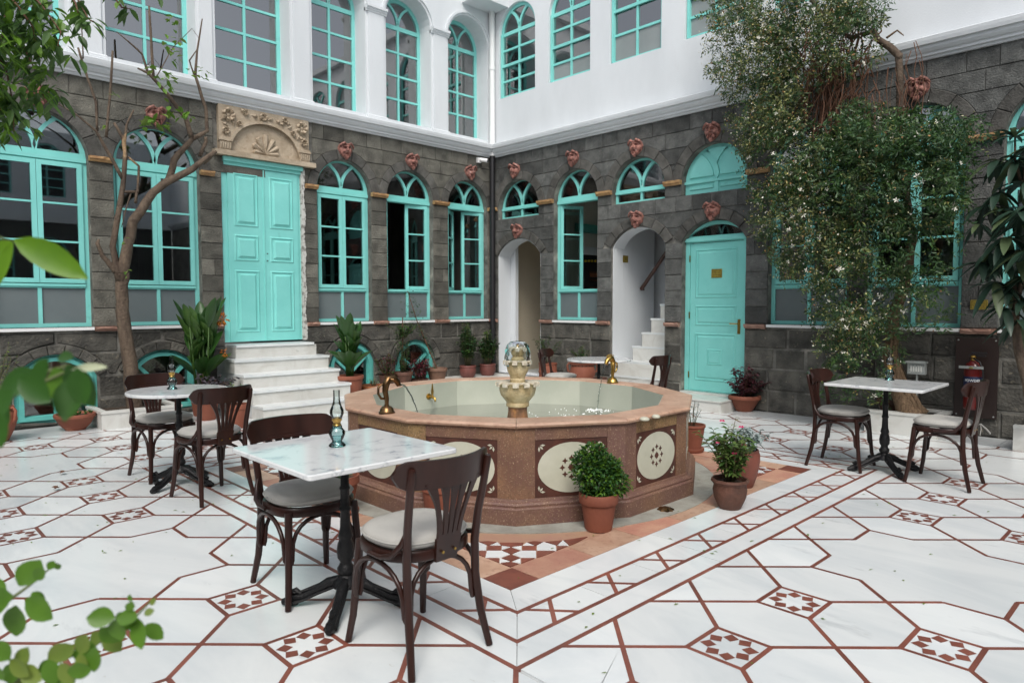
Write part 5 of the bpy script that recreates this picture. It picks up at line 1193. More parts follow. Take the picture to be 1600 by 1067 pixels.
# dusty miller in a tall urn pot
root, z = pot(at_z(1163,760), [(.060,0),(.066,.01),(.095,.10),(.112,.20),(.112,.255),(.100,.285),(.102,.292)], mk('red_clay', (.20,.06,.04), .6, c2=(.14,.045,.03), scale=7), 'tall smooth red-brown pot with silver dusty miller behind the periwinkle pot')
stems_leaves(root, z, .22, .18, 26, 14, .062, .030, LS, LS, base=.05, droop=.6, seed=9, lm2=None)
# small pots near and behind the fountain
root, z = pot(at_z(1081,705), [(.10,0),(.115,.02),(.115,.035),(.088,.036),(.088,.05),(.10,.12),(.118,.235),(.126,.24),(.124,.262)], TERR, 'terracotta pot on saucer with thin grey plant right of the fountain')
stems_leaves(root, z, .30, .10, 7, 10, .045, .014, LS, STEM, seed=21, droop=.4)
root, z = pot(at_z(532,800), [(.105,0),(.125,.02),(.12,.03),(.085,.032),(.09,.06),(.115,.19),(.12,.20),(.13,.205),(.128,.255)], TERR, 'terracotta pot on a saucer between the nearest table and the fountain')
stems_leaves(root, z, .05, .10, 14, 8, .04, .018, L2, STEM, seed=22)
root, z = pot(at_z(690,812), [(.095,0),(.10,.01),(.125,.20),(.135,.205),(.138,.25),(.132,.27)], TERR, 'terracotta pot with silver plant seen through the back of the nearest chair')
stems_leaves(root, z, .15, .13, 14, 10, .05, .024, LS, LS, seed=23, droop=.5)
# bowl with dark red coleus at the single door
root, z = pot(at_z(1163,642), [(.095,0),(.10,.008),(.15,.09),(.185,.155),(.205,.16),(.21,.17),(.205,.205),(.20,.21)], TERR, 'wide terracotta bowl with dark maroon plant beside the turquoise single door')
stems_leaves(root, z, .50, .16, 12, 26, .075, .034, LR, STEMB, base=.08, seed=31, lm2=mk('leaf_maroon_light', (.13,.035,.05), .5, trans=.2), droop=.4)
stems_leaves(root, z, .30, .24, 12, 20, .075, .038, LR, STEMB, base=.08, seed=32, lean=(-.05,-.06), name='low_foliage')
# left wall: bowl, urn, canna
root, z = pot(at_z(118,671), [(.10,0),(.10,.01),(.15,.06),(.195,.14),(.205,.145),(.21,.165),(.205,.185)], TERR, 'low terracotta bowl with small succulents before the left basement window')
stems_leaves(root, z-.01, .06, .16, 26, 9, .035, .022, L1, STEM, base=.15, seed=41, up=True)
root, z = pot(at_z(-6,690), [(.10,0),(.11,.01),(.16,.12),(.19,.22),(.18,.30),(.15,.33),(.16,.345),(.165,.36)], TERR, 'round-bellied terracotta urn with scroll handles at the far left edge')
for sg in (1,-1): MB().tube([(sg*.14,0,.33),(sg*.19,0,.355),(sg*.215,0,.32),(sg*.205,0,.24),(sg*.18,0,.20),(sg*.165,0,.225),(sg*.18,0,.245)], [.014,.016,.016,.016,.016,.013,.010], 8).build('handle', TERR, root, smooth=True)
for o_ in root.children:
    if o_.name.startswith('handle'): o_.rotation_euler.z = R_(-45)
stems_leaves(root, z, .75, .30, 12, 22, .045, .014, L2, STEM, base=.08, seed=42, lm2=LY, lean=(.12,-.05))
def canna(root, z, h, n, R, seed, mats=(L4, L1), Ls=.42, Ws=.13):
    rd = random.Random(seed); lf = MB(); sm = MB()
    for i in range(n):
        a = 2.4*i+rd.uniform(-.3,.3); b = Vector((R*.35*math.cos(a)*rd.random(), R*.35*math.sin(a)*rd.random(), z)); top = h*rd.uniform(.55,.8); e = b+Vector((R*.25*math.cos(a), R*.25*math.sin(a), top)); sm.tube([b,(b+e)/2,e], [.014,.012,.007], 6)
        for k in range(4):
            u = .25+.25*k; p = b.lerp(e, min(u,1)); al = a+2.2*k+rd.uniform(-.4,.4); ups = .8+1.5*u; s = rd.uniform(.75,1.05)*(1 if k < 3 else .9)
            lf.leaf(p, (math.cos(al), math.sin(al), ups), Ls*s, Ws*s, droop=.18*(1.3-u), seg=7, fold=.45, up=(-math.cos(al)*1.0, -math.sin(al)*1.0, .4), mi=0 if rd.random() < .7 else 1)
    sm.build('stems', L1, root, smooth=True); lf.build('foliage', list(mats), root, norm=False, smooth=True)
cpos = at_y(318,604,9.0); cpos.z = 0
root, z = pot(cpos, [(.12,0),(.125,.01),(.165,.30),(.18,.305),(.185,.36),(.18,.372)], TERR, 'terracotta pot with tall broad-leaved canna and orange flowers left of the stairs', 'canna')
canna(root, z, 1.02, 15, .32, 51, Ls=.46, Ws=.15)
fl = MB(); rd = random.Random(5); c0 = at_y(347,498,8.95)-cpos; c1 = at_y(351,550,8.75)-cpos
for cc, nn, rr in ((c0, 46, .085), (c1, 18, .055)):
    for k in range(nn): v = Vector((rd.gauss(0,1),rd.gauss(0,1),rd.gauss(0,1))).normalized(); fl.leaf(cc+v*rr*.5, v, rr*.7, rr*.4, seg=2, droop=.2)
fl.build('flowers', PETO, root, norm=False)
p0 = at_y(322,612,8.62); p0.z = 0
root, z = pot(p0, [(.10,0),(.105,.01),(.14,.24),(.15,.245),(.152,.29),(.148,.30)], TERR, 'terracotta pot with dark purple heart-shaped leaves below the canna')
stems_leaves(root, z, .30, .40, 34, 14, .065, .055, mk('leaf_purple', (.055,.045,.055), .5, c2=(.03,.028,.034), scale=9, trans=.1), STEMB, base=.1, seed=55, droop=.5)
root, z = pot(at_z(372,668), [(.085,0),(.09,.01),(.12,.22),(.13,.225),(.132,.265),(.128,.275)], TERR, 'terracotta pot with small yellow-green shrub at the foot of the stairs')
stems_leaves(root, z, .36, .14, 10, 22, .032, .016, L3, STEM, seed=57, up=True, lm2=L1)
# along the ledge right of the stairs
def on_ledge(px, py, z=.151): return at_z(px, py, z)
LG = 'potted plants along the wall between stairs and corner'
q = on_ledge(543,610,0.0); q = Vector((5.22,8.55,0)); 
q = at_y(547,611,8.5); q.z = 0
root, z = pot(q, [(.125,0),(.13,.01),(.175,.36),(.19,.365),(.195,.40),(.19,.415)], TERR, 'tall terracotta pot with bright green broad-leaved canna right of the stairs', 'canna')
canna(root, z, .74, 10, .22, 61, Ls=.42, Ws=.14)
q = at_y(583,611,8.6); q.z = 0
root, z = pot(q, [(.12,0),(.135,.02),(.175,.09),(.185,.15),(.175,.195),(.19,.20),(.195,.225),(.19,.235)], TERO, 'glossy orange terracotta bowl with small succulents right of the canna pot')
stems_leaves(root, z, .12, .10, 10, 10, .03, .018, mk('leaf_cactus', (.16,.20,.10), .6), STEM, seed=63, up=True)
def spot(px, py, Y, zf=.151): v = at_y(px, py, Y); v.z = zf; return v
root, z = pot(spot(604,596,9.05), [(.10,0),(.12,.15),(.125,.16)], TERD, 'low dark pot of grey-green bush at the small arched basement window', group=LG); stems_leaves(root, z, .42, .19, 20, 16, .055, .028, LR, STEMB, base=.06, seed=64, lm2=L1)
root, z = pot(spot(630,597,9.0), [(.11,0),(.115,.01),(.145,.14),(.155,.145),(.157,.185),(.15,.195)], TERD, 'brown pot with a staked slender climber under the second window from the corner')
MB().tube([(0,0,z-.02),(.0,0,1.05)], .008, 6).build('stake', STEMB, root)
stems_leaves(root, z, .92, .12, 9, 42, .062, .026, L2, STEM, base=.03, seed=65, lm2=L1, start=.05); stems_leaves(root, z+.55, .30, .24, 18, 20, .055, .025, L1, STEM, base=.05, seed=66, lm2=L2, name='top_foliage')
root, z = pot(spot(655,598,8.98), [(.12,0),(.125,.01),(.15,.06),(.155,.065)], TERD, 'low pot with red and maroon leaves before the small teal basement window'); stems_leaves(root, z, .42, .20, 24, 18, .070, .034, LR, STEMB, base=.08, seed=67, lm2=mk('leaf_crimson', (.22,.03,.05), .5, trans=.2))
root, z = pot(spot(683,592,9.02), [(.12,0),(.125,.01),(.155,.155),(.17,.16),(.172,.20),(.165,.21)], mk('clay_brown', (.20,.11,.07), .75, c2=(.14,.075,.05), scale=9), 'wide pale brown pot with a leaning spiny climber on a stick')
e1 = at_y(651,500,9.2)-spot(683,592,9.02); e0 = Vector((0,0,z)); e2 = at_y(637,455,9.25)-spot(683,592,9.02)
MB().tube([e0, e0.lerp(e1,.5), e1, e2], [.012,.010,.008,.005], 6).build('stems', STEMB, root)
lf = MB(); rd = random.Random(12)
for k in range(230):
    u = rd.random()**.8; p = e0.lerp(e1, u*1.6) if u*1.6 < 1 else e1.lerp(e2, (u*1.6-1)/.6); a = rd.uniform(0, 6.28); lf.leaf(p+Vector((rd.gauss(0,.02+.07*(u > .55)),rd.gauss(0,.02),rd.gauss(0,.03))), (math.cos(a), math.sin(a), rd.uniform(-.3,.8)), rd.uniform(.03,.055), .02, mi=rd.random() < .4)
lf.build('foliage', [L2, L1], root, norm=False)
for px, py, hh, sd, lab in ((731,590,.80,71,'red clay pot with bushy shrub, left of the pair by the downpipe'), (762,589,.66,72,'red clay pot with loose shrub, right of the pair by the downpipe')):
    root, z = pot(spot(px,py,9.05), [(.10,0),(.125,.03),(.145,.12),(.135,.165),(.142,.17),(.146,.195),(.14,.205)], mk('red_pot', (.17,.055,.045), .55, c2=(.12,.04,.032), scale=8), lab)
    stems_leaves(root, z, hh, .22, 24, 40, .058, .040, L2, STEM, base=.05, seed=sd, lm2=L1, start=.22); stems_leaves(root, z+hh*.6, hh*.45, .13, 5, 14, .035, .018, L3, STEM, base=.1, seed=sd+9, name='new_shoots')
# right part: pots between the arches
def spx(px, py, X, zf=.151): v = at_x(px, py, X); v.z = zf; return v
root, z = pot(spx(856,589,8.3), [(.15,0),(.152,.02),(.145,.12),(.155,.13),(.155,.16),(.148,.165),(.145,.26),(.155,.27),(.155,.295)], TERR, 'straight terracotta pot with ribbed sides and a sparse young tree by the passage arch')
stems_leaves(root, z, .58, .28, 9, 26, .055, .024, L1, STEM, base=.03, seed=81, start=.4, lm2=L2)
root, z = pot(spx(910,592,8.25), [(.12,0),(.13,.01),(.18,.10),(.20,.18),(.185,.27),(.165,.31),(.20,.33),(.205,.345)], TERR, 'terracotta jar with curled handles behind the round table')
for sg in (1,-1):
    h_ = MB().tube([(sg*.17,0,.31),(sg*.21,0,.34),(sg*.235,0,.30),(sg*.225,0,.22),(sg*.195,0,.20),(sg*.19,0,.23)], [.014,.017,.017,.017,.014,.010], 8).build('handle', TERR, root, smooth=True); h_.rotation_euler.z = R_(-50)
stems_leaves(root, z, .34, .18, 12, 22, .05, .022, L1, STEM, base=.03, seed=82, lm2=L2)
root, z = pot(spx(938,592,8.2), [(.09,0),(.12,.04),(.125,.10),(.10,.135),(.105,.14),(.11,.15)], TERD, 'small squat clay pot under the round table behind the fountain', wob=lambda a, zz: 1+.04*math.sin(8*a))
# bush in front of the right wall
root, z = pot(at_z(1400,668), [(.11,0),(.12,.02),(.16,.18),(.19,.28),(.20,.285),(.205,.32),(.20,.33)], TERD, 'brown pot with a twiggy plant against the marble planter behind the right table'); stems_leaves(root, z, .22, .12, 9, 9, .03, .012, LJ2, STEMB, seed=91)
root, z = pot(at_z(1332,652), [(.12,0),(.13,.01),(.16,.13),(.17,.16)], TERD, 'low pot with a bright green leafy bush below the jasmine at the wall'); stems_leaves(root, z, .30, .28, 18, 20, .045, .024, L1, STEM, base=.1, seed=92, lm2=L3)
stems_leaves(root, z+.2, .62, .36, 14, 34, .034, .014, LJ, STEM, base=.1, seed=93, name='upper_foliage')
# ------------------------------------------------------------------ planters
def planter(x0, x1, y0, y1, h, label, t=.05):
    c = Vector(((x0+x1)/2, (y0+y1)/2, 0)); root = empty('marble_planter', c, label, 'planter', 'white marble planter boxes at the foot of the walls')
    for a, b in (((x0+.01,y0+.01,0),(x1-.01,y0+t,h-.03)),((x0+.01,y0+t+.001,0),(x0+t,y1,h-.03)),((x1-t,y0+t+.001,0),(x1-.01,y1,h-.03))): ctr(MB().box(a, b), c).build('side_slab', STEPM, root)
    o = [(x0,y0),(x1,y0),(x1,y1),(x0,y1)]; 
    for a, b in (((x0,y0,h-.029),(x1,y0+.075,h)),((x0,y0+.0755,h-.029),(x0+.075,y1,h)),((x1-.075,y0+.0755,h-.029),(x1,y1,h))): ctr(MB().box(a, b), c).build('coping', STEPM, root)
    ctr(MB().box((x0+t,y0+t,0),(x1-t,y1,h-.05)), c).build('soil', SOIL, root); return root
planter(2.03, 2.90, 8.70, YA-.002, .205, 'white marble planter box at the foot of the pruned tree on the left')
planter(8.075, XB-.002, 2.0, 2.72, .245, 'white marble planter box at the jasmine trunk on the right')
planter(7.975, XB-.002, .25, 1.35, .25, 'white marble planter box at the right edge of the picture')
# ------------------------------------------------------------------ pruned tree
TY = 8.98; tb = at_y(208,640,TY); tb.z = .15
tree = empty('pruned_tree', tb, 'pruned bare tree with cut branches and few fresh leaves in front of the left windows', 'tree')
def br(pts, rad, Y=TY, dy=None, n=10, mat=BARK, parent=tree, name='branch'):
    P = []
    for i, (px, py) in enumerate(pts): v = at_y(px, py, Y-(dy or 0)*i/(len(pts)-1)); P.append(v-tb)
    Q = [P[0]]; RR = [rad[0]]
    rad = [q*.86 for q in rad]; RR = [rad[0]]
    for i in range(1, len(P)):
        for k in (1,2,3): Q.append(P[i-1].lerp(P[i], k/3)+Vector([random.gauss(0,.3)*rad[i]*.35 for _ in range(3)])*(k < 3)); RR.append((rad[i-1]+(rad[i]-rad[i-1])*k/3)*random.uniform(.95,1.06))
    return MB().tube(Q, RR, n).build(name, mat, parent, smooth=True)
br([(213,655),(208,615),(202,560),(193,500),(190,455),(192,425)], [.110,.096,.090,.082,.076,.080], n=16, name='trunk')
br([(190,440),(200,380),(208,345),(240,300),(263,283),(300,265),(335,238)], [.075,.066,.060,.053,.050,.042,.031], dy=.35, name='limb')
br([(263,283),(272,250),(300,218)], [.05,.045,.035], dy=.1); br([(300,218),(290,185),(262,148),(232,115),(215,107)], [.036,.032,.026,.018,.012])
br([(232,118),(222,85),(200,65),(182,50)], [.018,.014,.010,.006]); br([(240,125),(236,60),(233,10)], [.020,.017,.013])
br([(300,218),(324,205),(322,170),(305,118)], [.034,.028,.024,.020]); br([(305,118),(308,80),(316,30)], [.020,.014,.008]); br([(304,120),(296,95),(310,75)], [.012,.010,.006])
br([(312,245),(322,222),(321,215)], [.028,.026,.024]); br([(318,255),(338,237)], [.030,.022])
br([(186,440),(176,385),(192,290),(196,240),(192,215),(178,192)], [.045,.040,.034,.028,.024,.017]); br([(194,232),(198,195),(209,172)], [.020,.016,.011])
br([(192,280),(170,240),(150,205),(120,180),(70,150)], [.026,.022,.016,.010,.005]); br([(152,205),(150,160),(136,120),(122,75)], [.016,.016,.015,.013]); br([(130,92),(128,50),(124,10)], [.009,.007,.004]); br([(166,215),(172,150),(176,80)], [.018,.016,.014])
br([(194,300),(215,300),(217,260),(200,245)], [.022,.018,.016,.012]); br([(212,318),(213,300)],[.02,.018]); br([(185,430),(160,400),(152,380),(155,374)], [.040,.030,.024,.014]); br([(190,425),(198,385),(198,378)], [.04,.03,.028])
br([(205,300),(196,330),(190,355)], [.012,.008,.004]); br([(242,125),(270,75),(300,45),(312,62)], [.008,.006,.004,.002])
lf = MB(); rd = random.Random(77)
def cluster(pts, r, L, n):
    for px, py in pts:
        c0 = at_y(px, py, TY-.25)-tb
        for k in range(n): a = rd.uniform(0, 6.28); lf.leaf(c0+Vector([rd.gauss(0,r) for _ in range(3)]), (math.cos(a), math.sin(a)*.6, rd.uniform(-.8,.4)), L*rd.uniform(.6,1.1), L*.55, mi=rd.random() < .35)
cluster([(270,35),(272,60),(262,75),(268,90),(240,110),(255,118),(270,125),(262,140),(300,115)], .04, .085, 7); cluster([(244,190),(258,195),(270,180),(285,175),(232,185),(226,190)], .045, .11, 6); cluster([(165,198),(320,110),(316,117),(298,185),(178,150)], .02, .06, 3); cluster([(195,378),(200,425)], .02, .05, 4)
lf.build('leaves', [L3, LY], tree, norm=False)
# ------------------------------------------------------------------ jasmine climber on the right wall
jb = at_x(1411,640,8.30); jb.z = .2
jas = empty('jasmine_tree', jb, 'huge white-flowered jasmine climber hanging over the right wall and its windows', 'climber')
JO = Vector(jb)
def jb_tube(pts, rad, name='branch', mat=BARK2, X=8.25, n=10, xs=None):
    P = [at_x(px, py, (xs[i] if xs else X))-JO for i, (px, py) in enumerate(pts)]
    Q = [P[0]]; RR = [rad[0]]
    for i in range(1, len(P)):
        for k in (1,2,3): Q.append(P[i-1].lerp(P[i], k/3)+Vector([random.gauss(0,1)*rad[i]*.15*(k < 3) for _ in range(3)])); RR.append(rad[i-1]+(rad[i]-rad[i-1])*k/3)
    return MB().tube(Q, RR, n).build(name, mat, jas, smooth=True)
jb_tube([(1432,655),(1420,640),(1404,600),(1390,560),(1392,520),(1398,485),(1412,450),(1420,410),(1425,360)], [.15,.13,.095,.075,.065,.06,.055,.05,.045], 'trunk', n=18)
for k in range(9):
    o = (k-4)*4.5; jb_tube([(1428+o*.9,648),(1414+o*.8,618),(1402+o*.5,590),(1394+o*.35,555),(1396+o*.2,515)], [.026,.024,.022,.018,.013], 'twisted_stem', X=8.20+.04*math.sin(k*2), n=8)
jb_tube([(1425,360),(1415,300),(1408,240),(1406,150),(1404,88),(1395,78),(1372,62),(1362,45)], [.04,.038,.036,.036,.036,.038,.032,.026], xs=[8.25,8.2,8.1,8.05,8.0,8.0,8.0,8.0], mat=BARK)
jb_tube([(1404,90),(1410,88)], [.036,.03], X=8.0, mat=BARK); jb_tube([(1385,60),(1402,48),(1412,56)], [.012,.009,.005], X=8.0)
jb_tube([(1362,50),(1330,60),(1290,30),(1240,-40)], [.026,.024,.022,.02], X=7.95, mat=BARK)
TW = MB(); rd = random.Random(31)
for k in range(110):   # tangle of brown vines
    px = rd.gauss(1305,26); py = rd.uniform(10,150); X = rd.uniform(7.75,8.15); P = []
    for i in range(6): P.append(at_x(px+rd.gauss(0,5)-3*i+ (8*math.sin(i+k)), py+i*rd.uniform(16,26), X)-JO)
    TW.tube(P, [rd.uniform(.004,.009)]*6, 5)
for k in range(26):
    px = rd.uniform(1340,1440); py = rd.uniform(60,150); X = rd.uniform(7.8,8.1); P = [at_x(px+rd.gauss(0,4), py+i*22, X)-JO for i in range(6)]; TW.tube(P, [rd.uniform(.002,.005)]*6, 4)
TW.build('vines', STEMB, jas, smooth=True)
# foliage: compound leaflets scattered through overlapping clumps (px, py, rx, ry on the photograph, X range, density, olive share)
CL = [(1230,10,125,60,7.7,8.3,1.0,.55),(1190,80,82,80,7.6,8.3,1.0,.6),(1285,60,90,70,7.7,8.3,.75,.35),(1350,20,36,38,7.8,8.2,.5,.3),(1200,180,62,75,7.6,8.3,1.0,.6),(1225,250,58,80,7.6,8.3,1.05,.55),(1250,330,70,80,7.6,8.35,1.05,.55),(1290,270,70,70,7.6,8.3,.95,.25),
 (1380,225,85,58,7.55,8.2,1.05,.05),(1350,190,60,35,7.6,8.1,.6,.05),(1450,215,75,48,7.55,8.1,.7,.05),(1520,200,45,22,7.6,8.0,.25,.05),(1430,290,80,70,7.55,8.2,.75,.08),(1350,310,75,75,7.6,8.3,.85,.3),(1480,260,45,45,7.6,8.1,.5,.05),(1490,330,28,50,7.7,8.2,.28,.1),
 (1300,400,75,60,7.6,8.35,.62,.6),(1380,390,70,60,7.6,8.3,.55,.2),(1440,400,50,60,7.65,8.3,.30,.15),(1330,470,62,55,7.65,8.35,.85,.45),(1230,400,28,40,7.7,8.3,.28,.4),(1400,470,55,45,7.7,8.3,.32,.2),(1450,470,40,55,7.7,8.3,.20,.15),
 (1325,540,48,38,7.7,8.4,.65,.4),(1375,540,38,40,7.75,8.35,.35,.2),(1310,500,45,35,7.7,8.4,.5,.4),(1310,590,45,32,7.9,8.4,.40,.1),(1372,600,30,30,7.9,8.3,.25,.2)]
from mathutils import noise as mnoise
def leafcloud(name, mats, cen, dirs, L, W, fold=.3):
    n = len(cen); up = rng.normal(size=(n,3)); dirs /= np.linalg.norm(dirs, axis=1, keepdims=True)
    side = np.cross(dirs, up); side /= np.linalg.norm(side, axis=1, keepdims=True)+1e-9; nn = np.cross(side, dirs)
    a = cen; b = cen+dirs*(L*.5)[:,None]+side*(W*.5)[:,None]+nn*(W*fold)[:,None]; c = cen+dirs*L[:,None]; d = cen+dirs*(L*.5)[:,None]-side*(W*.5)[:,None]+nn*(W*fold)[:,None]
    V = np.stack([a,b,c,d], 1).reshape(-1,3); me = bpy.data.meshes.new(name); me.vertices.add(4*n); me.vertices.foreach_set('co', V.astype('f').ravel())
    idx = np.stack([np.arange(n)*4+k for k in (0,1,2,0,2,3)], 1).reshape(-1); me.loops.add(6*n); me.loops.foreach_set('vertex_index', idx.astype('i'))
    me.polygons.add(2*n); me.polygons.foreach_set('loop_start', (np.arange(2*n)*3).astype('i')); me.polygons.foreach_set('loop_total', np.full(2*n, 3, 'i'))
    for m in mats: me.materials.append(m)
    if len(mats) > 1: me.polygons.foreach_set('material_index', np.repeat(rng.integers(0, len(mats), n), 2).astype('i'))
    me.update(calc_edges=True); return me
cg, co, fc, cb = [], [], [], []
for px, py, rx, ry, xa, xb, den, ol in CL:
    nb = int(rx*ry*.185*den)
    for k in range(nb):
        a = rng.uniform(0, 2*math.pi); r = rng.uniform(0,1)**.55; 
        if r > .8 and rng.random() < .35: r *= 1.12
        p = at_x(px+rx*r*math.cos(a), py+ry*r*math.sin(a), rng.uniform(xa, xb)-.25*(1-r*r))-JO
        nz = mnoise.noise(Vector(tuple(np.array(p)*2.6)))+.5*mnoise.noise(Vector(tuple(np.array(p)*6.0)))
        if nz < -.10 and rng.random() < .85: continue
        sprig = rng.normal(size=3)*[1,1,.6]; sprig[2] -= .35; sprig /= np.linalg.norm(sprig); LL = rng.uniform(.07,.17); side = np.cross(sprig, rng.normal(size=3)); side /= np.linalg.norm(side)+1e-9
        tgt = co if rng.random() < ol*(1+nz*1.2) else cg; m = 8 if tgt is cg else 7
        for q in range(m):
            u = (q//2)/(m/2); sg = 1 if q % 2 else -1; c = np.array(p)+sprig*LL*u; d = sprig*.7+side*sg; tgt.append((*c, *d, rng.uniform(.034,.062)))
        if rng.random() < (.75 if ol > .3 else .12): cb += [(*(np.array(p)+rng.normal(size=3)*.05+[-.03,0,0]), *rng.normal(size=3), rng.uniform(.016,.030)) for _ in range(2)]
        if rng.random() < (.036 if ol > .3 else .013): fc.append(np.array(p)+np.array([-.10,0,0])+rng.normal(size=3)*.04)
for nm, arr, mats in (('buds', cb, [mk('bud_cream', (.50,.48,.30), .6), mk('bud_yellow', (.42,.36,.13), .6), mk('bud_olive', (.30,.30,.12), .6), mk('bud_orange', (.36,.19,.07), .6), PETW]), ('leaves', cg, [LJ, L2, LJ, L1]), ('old_leaves', co, [LJ2, LJ, mk('leaf_jasmine_mid', (.075,.10,.035), .5, c2=(.05,.07,.03), scale=5, trans=.2)])):
    A = np.array(arr); L = A[:,6]; me = leafcloud(nm, mats, A[:,:3], A[:,3:6].copy(), L, L*(rng.uniform(.28,.42,len(L)) if nm != 'buds' else .7)); o = link(nm, me, jas); o['kind'] = 'stuff'
F = []; D = []
for c in fc:
    nrm = np.array([-.8,-.5,.2])+rng.normal(size=3)*.4; nrm /= np.linalg.norm(nrm); u = np.cross(nrm,[0,0,1.]); u /= np.linalg.norm(u); v = np.cross(nrm,u); a0 = rng.uniform(0,6)
    for k in range(5): a = a0+k*2*math.pi/5; F.append(c); D.append(u*math.cos(a)+v*math.sin(a)+nrm*.15)
F = np.array(F); D = np.array(D); L = np.repeat(rng.uniform(.022,.038,len(fc)), 5); o = link('flowers', leafcloud('flowers', [PETW], F, D, L, L*.45, .1), jas); o['kind'] = 'stuff'
# ------------------------------------------------------------------ loquat at the right edge
lb = at_x(1612,660,7.85); lb.z = .2
loq = empty('loquat_tree', lb, 'young tree with big dark ribbed leaves at the right edge', 'tree')
def lq(pts, rad, X=7.85): return MB().tube([at_x(px,py,X)-lb for px, py in pts], rad, 10).build('branch', BARK, loq, smooth=True)
lq([(1614,655),(1606,600),(1592,550),(1586,500),(1590,470),(1582,440)], [.05,.045,.04,.034,.028,.02]); lq([(1586,505),(1588,470),(1598,440),(1606,350),(1600,260)], [.03,.026,.022,.018,.012]); lq([(1600,300),(1586,250),(1586,215)], [.016,.012,.008]); lq([(1605,360),(1585,350),(1560,330)], [.014,.01,.006])
lf = MB(); rd = random.Random(4)
def rosette(px, py, n, L, X=7.8, dn=-.8, Wd=.30):
    c0 = at_x(px, py, X)-lb
    for k in range(n): a = 2.4*k+rd.uniform(-.3,.3); s = rd.uniform(.7,1.1); lf.leaf(c0, (math.cos(a), math.sin(a), dn*rd.uniform(.3,1.5)+rd.uniform(0,.6)), L*s, L*s*Wd, seg=6, droop=.45, fold=.3, up=(0,0,1), mi=0 if rd.random() < .8 else 1)
rosette(1585,215,12,.26,dn=.3,Wd=.2); rosette(1590,250,9,.30); rosette(1600,285,9,.30); rosette(1570,330,8,.22,dn=0); rosette(1600,350,9,.28); rosette(1590,390,10,.30); rosette(1570,410,8,.28); rosette(1605,430,9,.3); rosette(1580,450,7,.26); rosette(1548,395,6,.24); rosette(1530,350,6,.2)
rosette(1606,230,7,.28); rosette(1560,250,9,.26); rosette(1545,320,9,.27,X=7.9); rosette(1575,370,10,.30,X=7.7); rosette(1555,440,9,.28); rosette(1535,410,8,.25); rosette(1592,500,8,.27); rosette(1570,480,7,.25); rosette(1560,215,8,.22,dn=.2,Wd=.22); rosette(1605,390,10,.32,X=7.6); rosette(1595,330,10,.32,X=7.6); rosette(1560,300,6,.25); rosette(1598,470,5,.24); rosette(1610,320,9,.3,X=7.6)
lf.build('leaves', [LP, mk('leaf_loquat_young', (.11,.15,.07), .45, c2=(.07,.11,.05), scale=10, trans=.15)], loq, norm=False, smooth=True)
# leaves of the shrub standing left of the camera, seen close
def spray(name, label, cat, items, D, L, W, mats, stempts, sr, seed, lean=.3, jitter=.0, anchor=None):
    rd = random.Random(seed); o0 = anchor or at_d(*stempts[0], D); root = empty(name, o0, label, cat)
    MB().tube([at_d(px,py,D*(1+.02*i))-o0 for i, (px,py) in enumerate(stempts)], sr, 6).build('stem', mk(name+'_stem', (.12,.15,.05), .6), root, smooth=True); lf = MB()
    for it in items:
        px, py, ang, s = it[:4]; c = at_d(px, py, D*(1+rd.uniform(-jitter,jitter)))-o0; a = R_(ang); d = _r*math.cos(a)+_u*math.sin(a)+_f*rd.uniform(-.3,.3)
        lf.leaf(c, d, L*s, W*s, up=(-_f+_u*rd.uniform(-.2,.7)+_r*rd.uniform(-.4,.4)), seg=6, droop=.12, fold=.22, mi=rd.randrange(len(mats)))
    lf.build('leaves', mats, root, norm=False, smooth=True); return root
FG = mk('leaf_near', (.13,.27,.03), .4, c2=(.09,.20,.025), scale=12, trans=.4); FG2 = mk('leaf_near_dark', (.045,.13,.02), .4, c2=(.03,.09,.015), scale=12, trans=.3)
spray('near_sprig', 'bright green pointed leaves close to the viewer at the left edge, middle height', 'sprig', [(22,375,-22,1.15),(18,378,205,.8),(20,378,250,.62),(-10,365,150,.5)], 1.0, .098, .036, [mk('leaf_near_bright', (.16,.32,.02), .4, c2=(.12,.26,.02), scale=14, trans=.45)], [(-60,360),(-10,368),(20,378)], [.003,.003,.002], 3)  # brighter, yellower green than the other near leaves
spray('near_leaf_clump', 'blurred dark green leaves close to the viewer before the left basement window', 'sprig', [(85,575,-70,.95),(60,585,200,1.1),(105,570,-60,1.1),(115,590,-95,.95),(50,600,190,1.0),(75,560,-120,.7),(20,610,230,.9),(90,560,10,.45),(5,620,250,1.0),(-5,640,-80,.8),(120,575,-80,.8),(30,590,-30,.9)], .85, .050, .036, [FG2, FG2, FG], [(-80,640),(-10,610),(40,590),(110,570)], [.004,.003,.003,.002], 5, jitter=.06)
spray('near_bud', 'pale closed flower bud on a thin stalk close to the viewer', 'flower bud', [(112,578,12,.55)], .85, .075, .02, [mk('bud', (.42,.46,.30), .6)], [(60,600),(100,582),(114,577)], [.002,.002,.002], 6)
it = []; rd = random.Random(6)
for px, py in ((215,965),(180,965),(190,1000),(150,1010),(125,1020),(95,1035),(75,1030),(60,1050),(30,1045),(15,1030),(40,1062),(105,1050),(160,990),(5,1062)): it += [(px,py,rd.uniform(0,360),rd.uniform(.7,1.1)) for _ in range(2)]
it += [(200,955,70,.45),(225,960,30,.4),(235,945,55,.35),(205,940,100,.35),(228,975,-40,.8)]
spray('near_vine', 'green rounded leaves on a vine reaching in at the lower left corner', 'vine', it, 1.05, .040, .030, [FG, LY, FG], [(-40,1100),(40,1055),(120,1020),(190,985),(215,960),(242,932)], [.004,.003,.003,.0025,.002,.001], 7, jitter=.03)
it = [(30,915,60,1.1),(20,930,200,1.2),(40,935,-30,1.1),(55,905,50,.6),(25,945,-100,1.1),(50,925,-40,.8),(75,890,60,.4),(82,885,20,.4),(10,925,150,.9)]
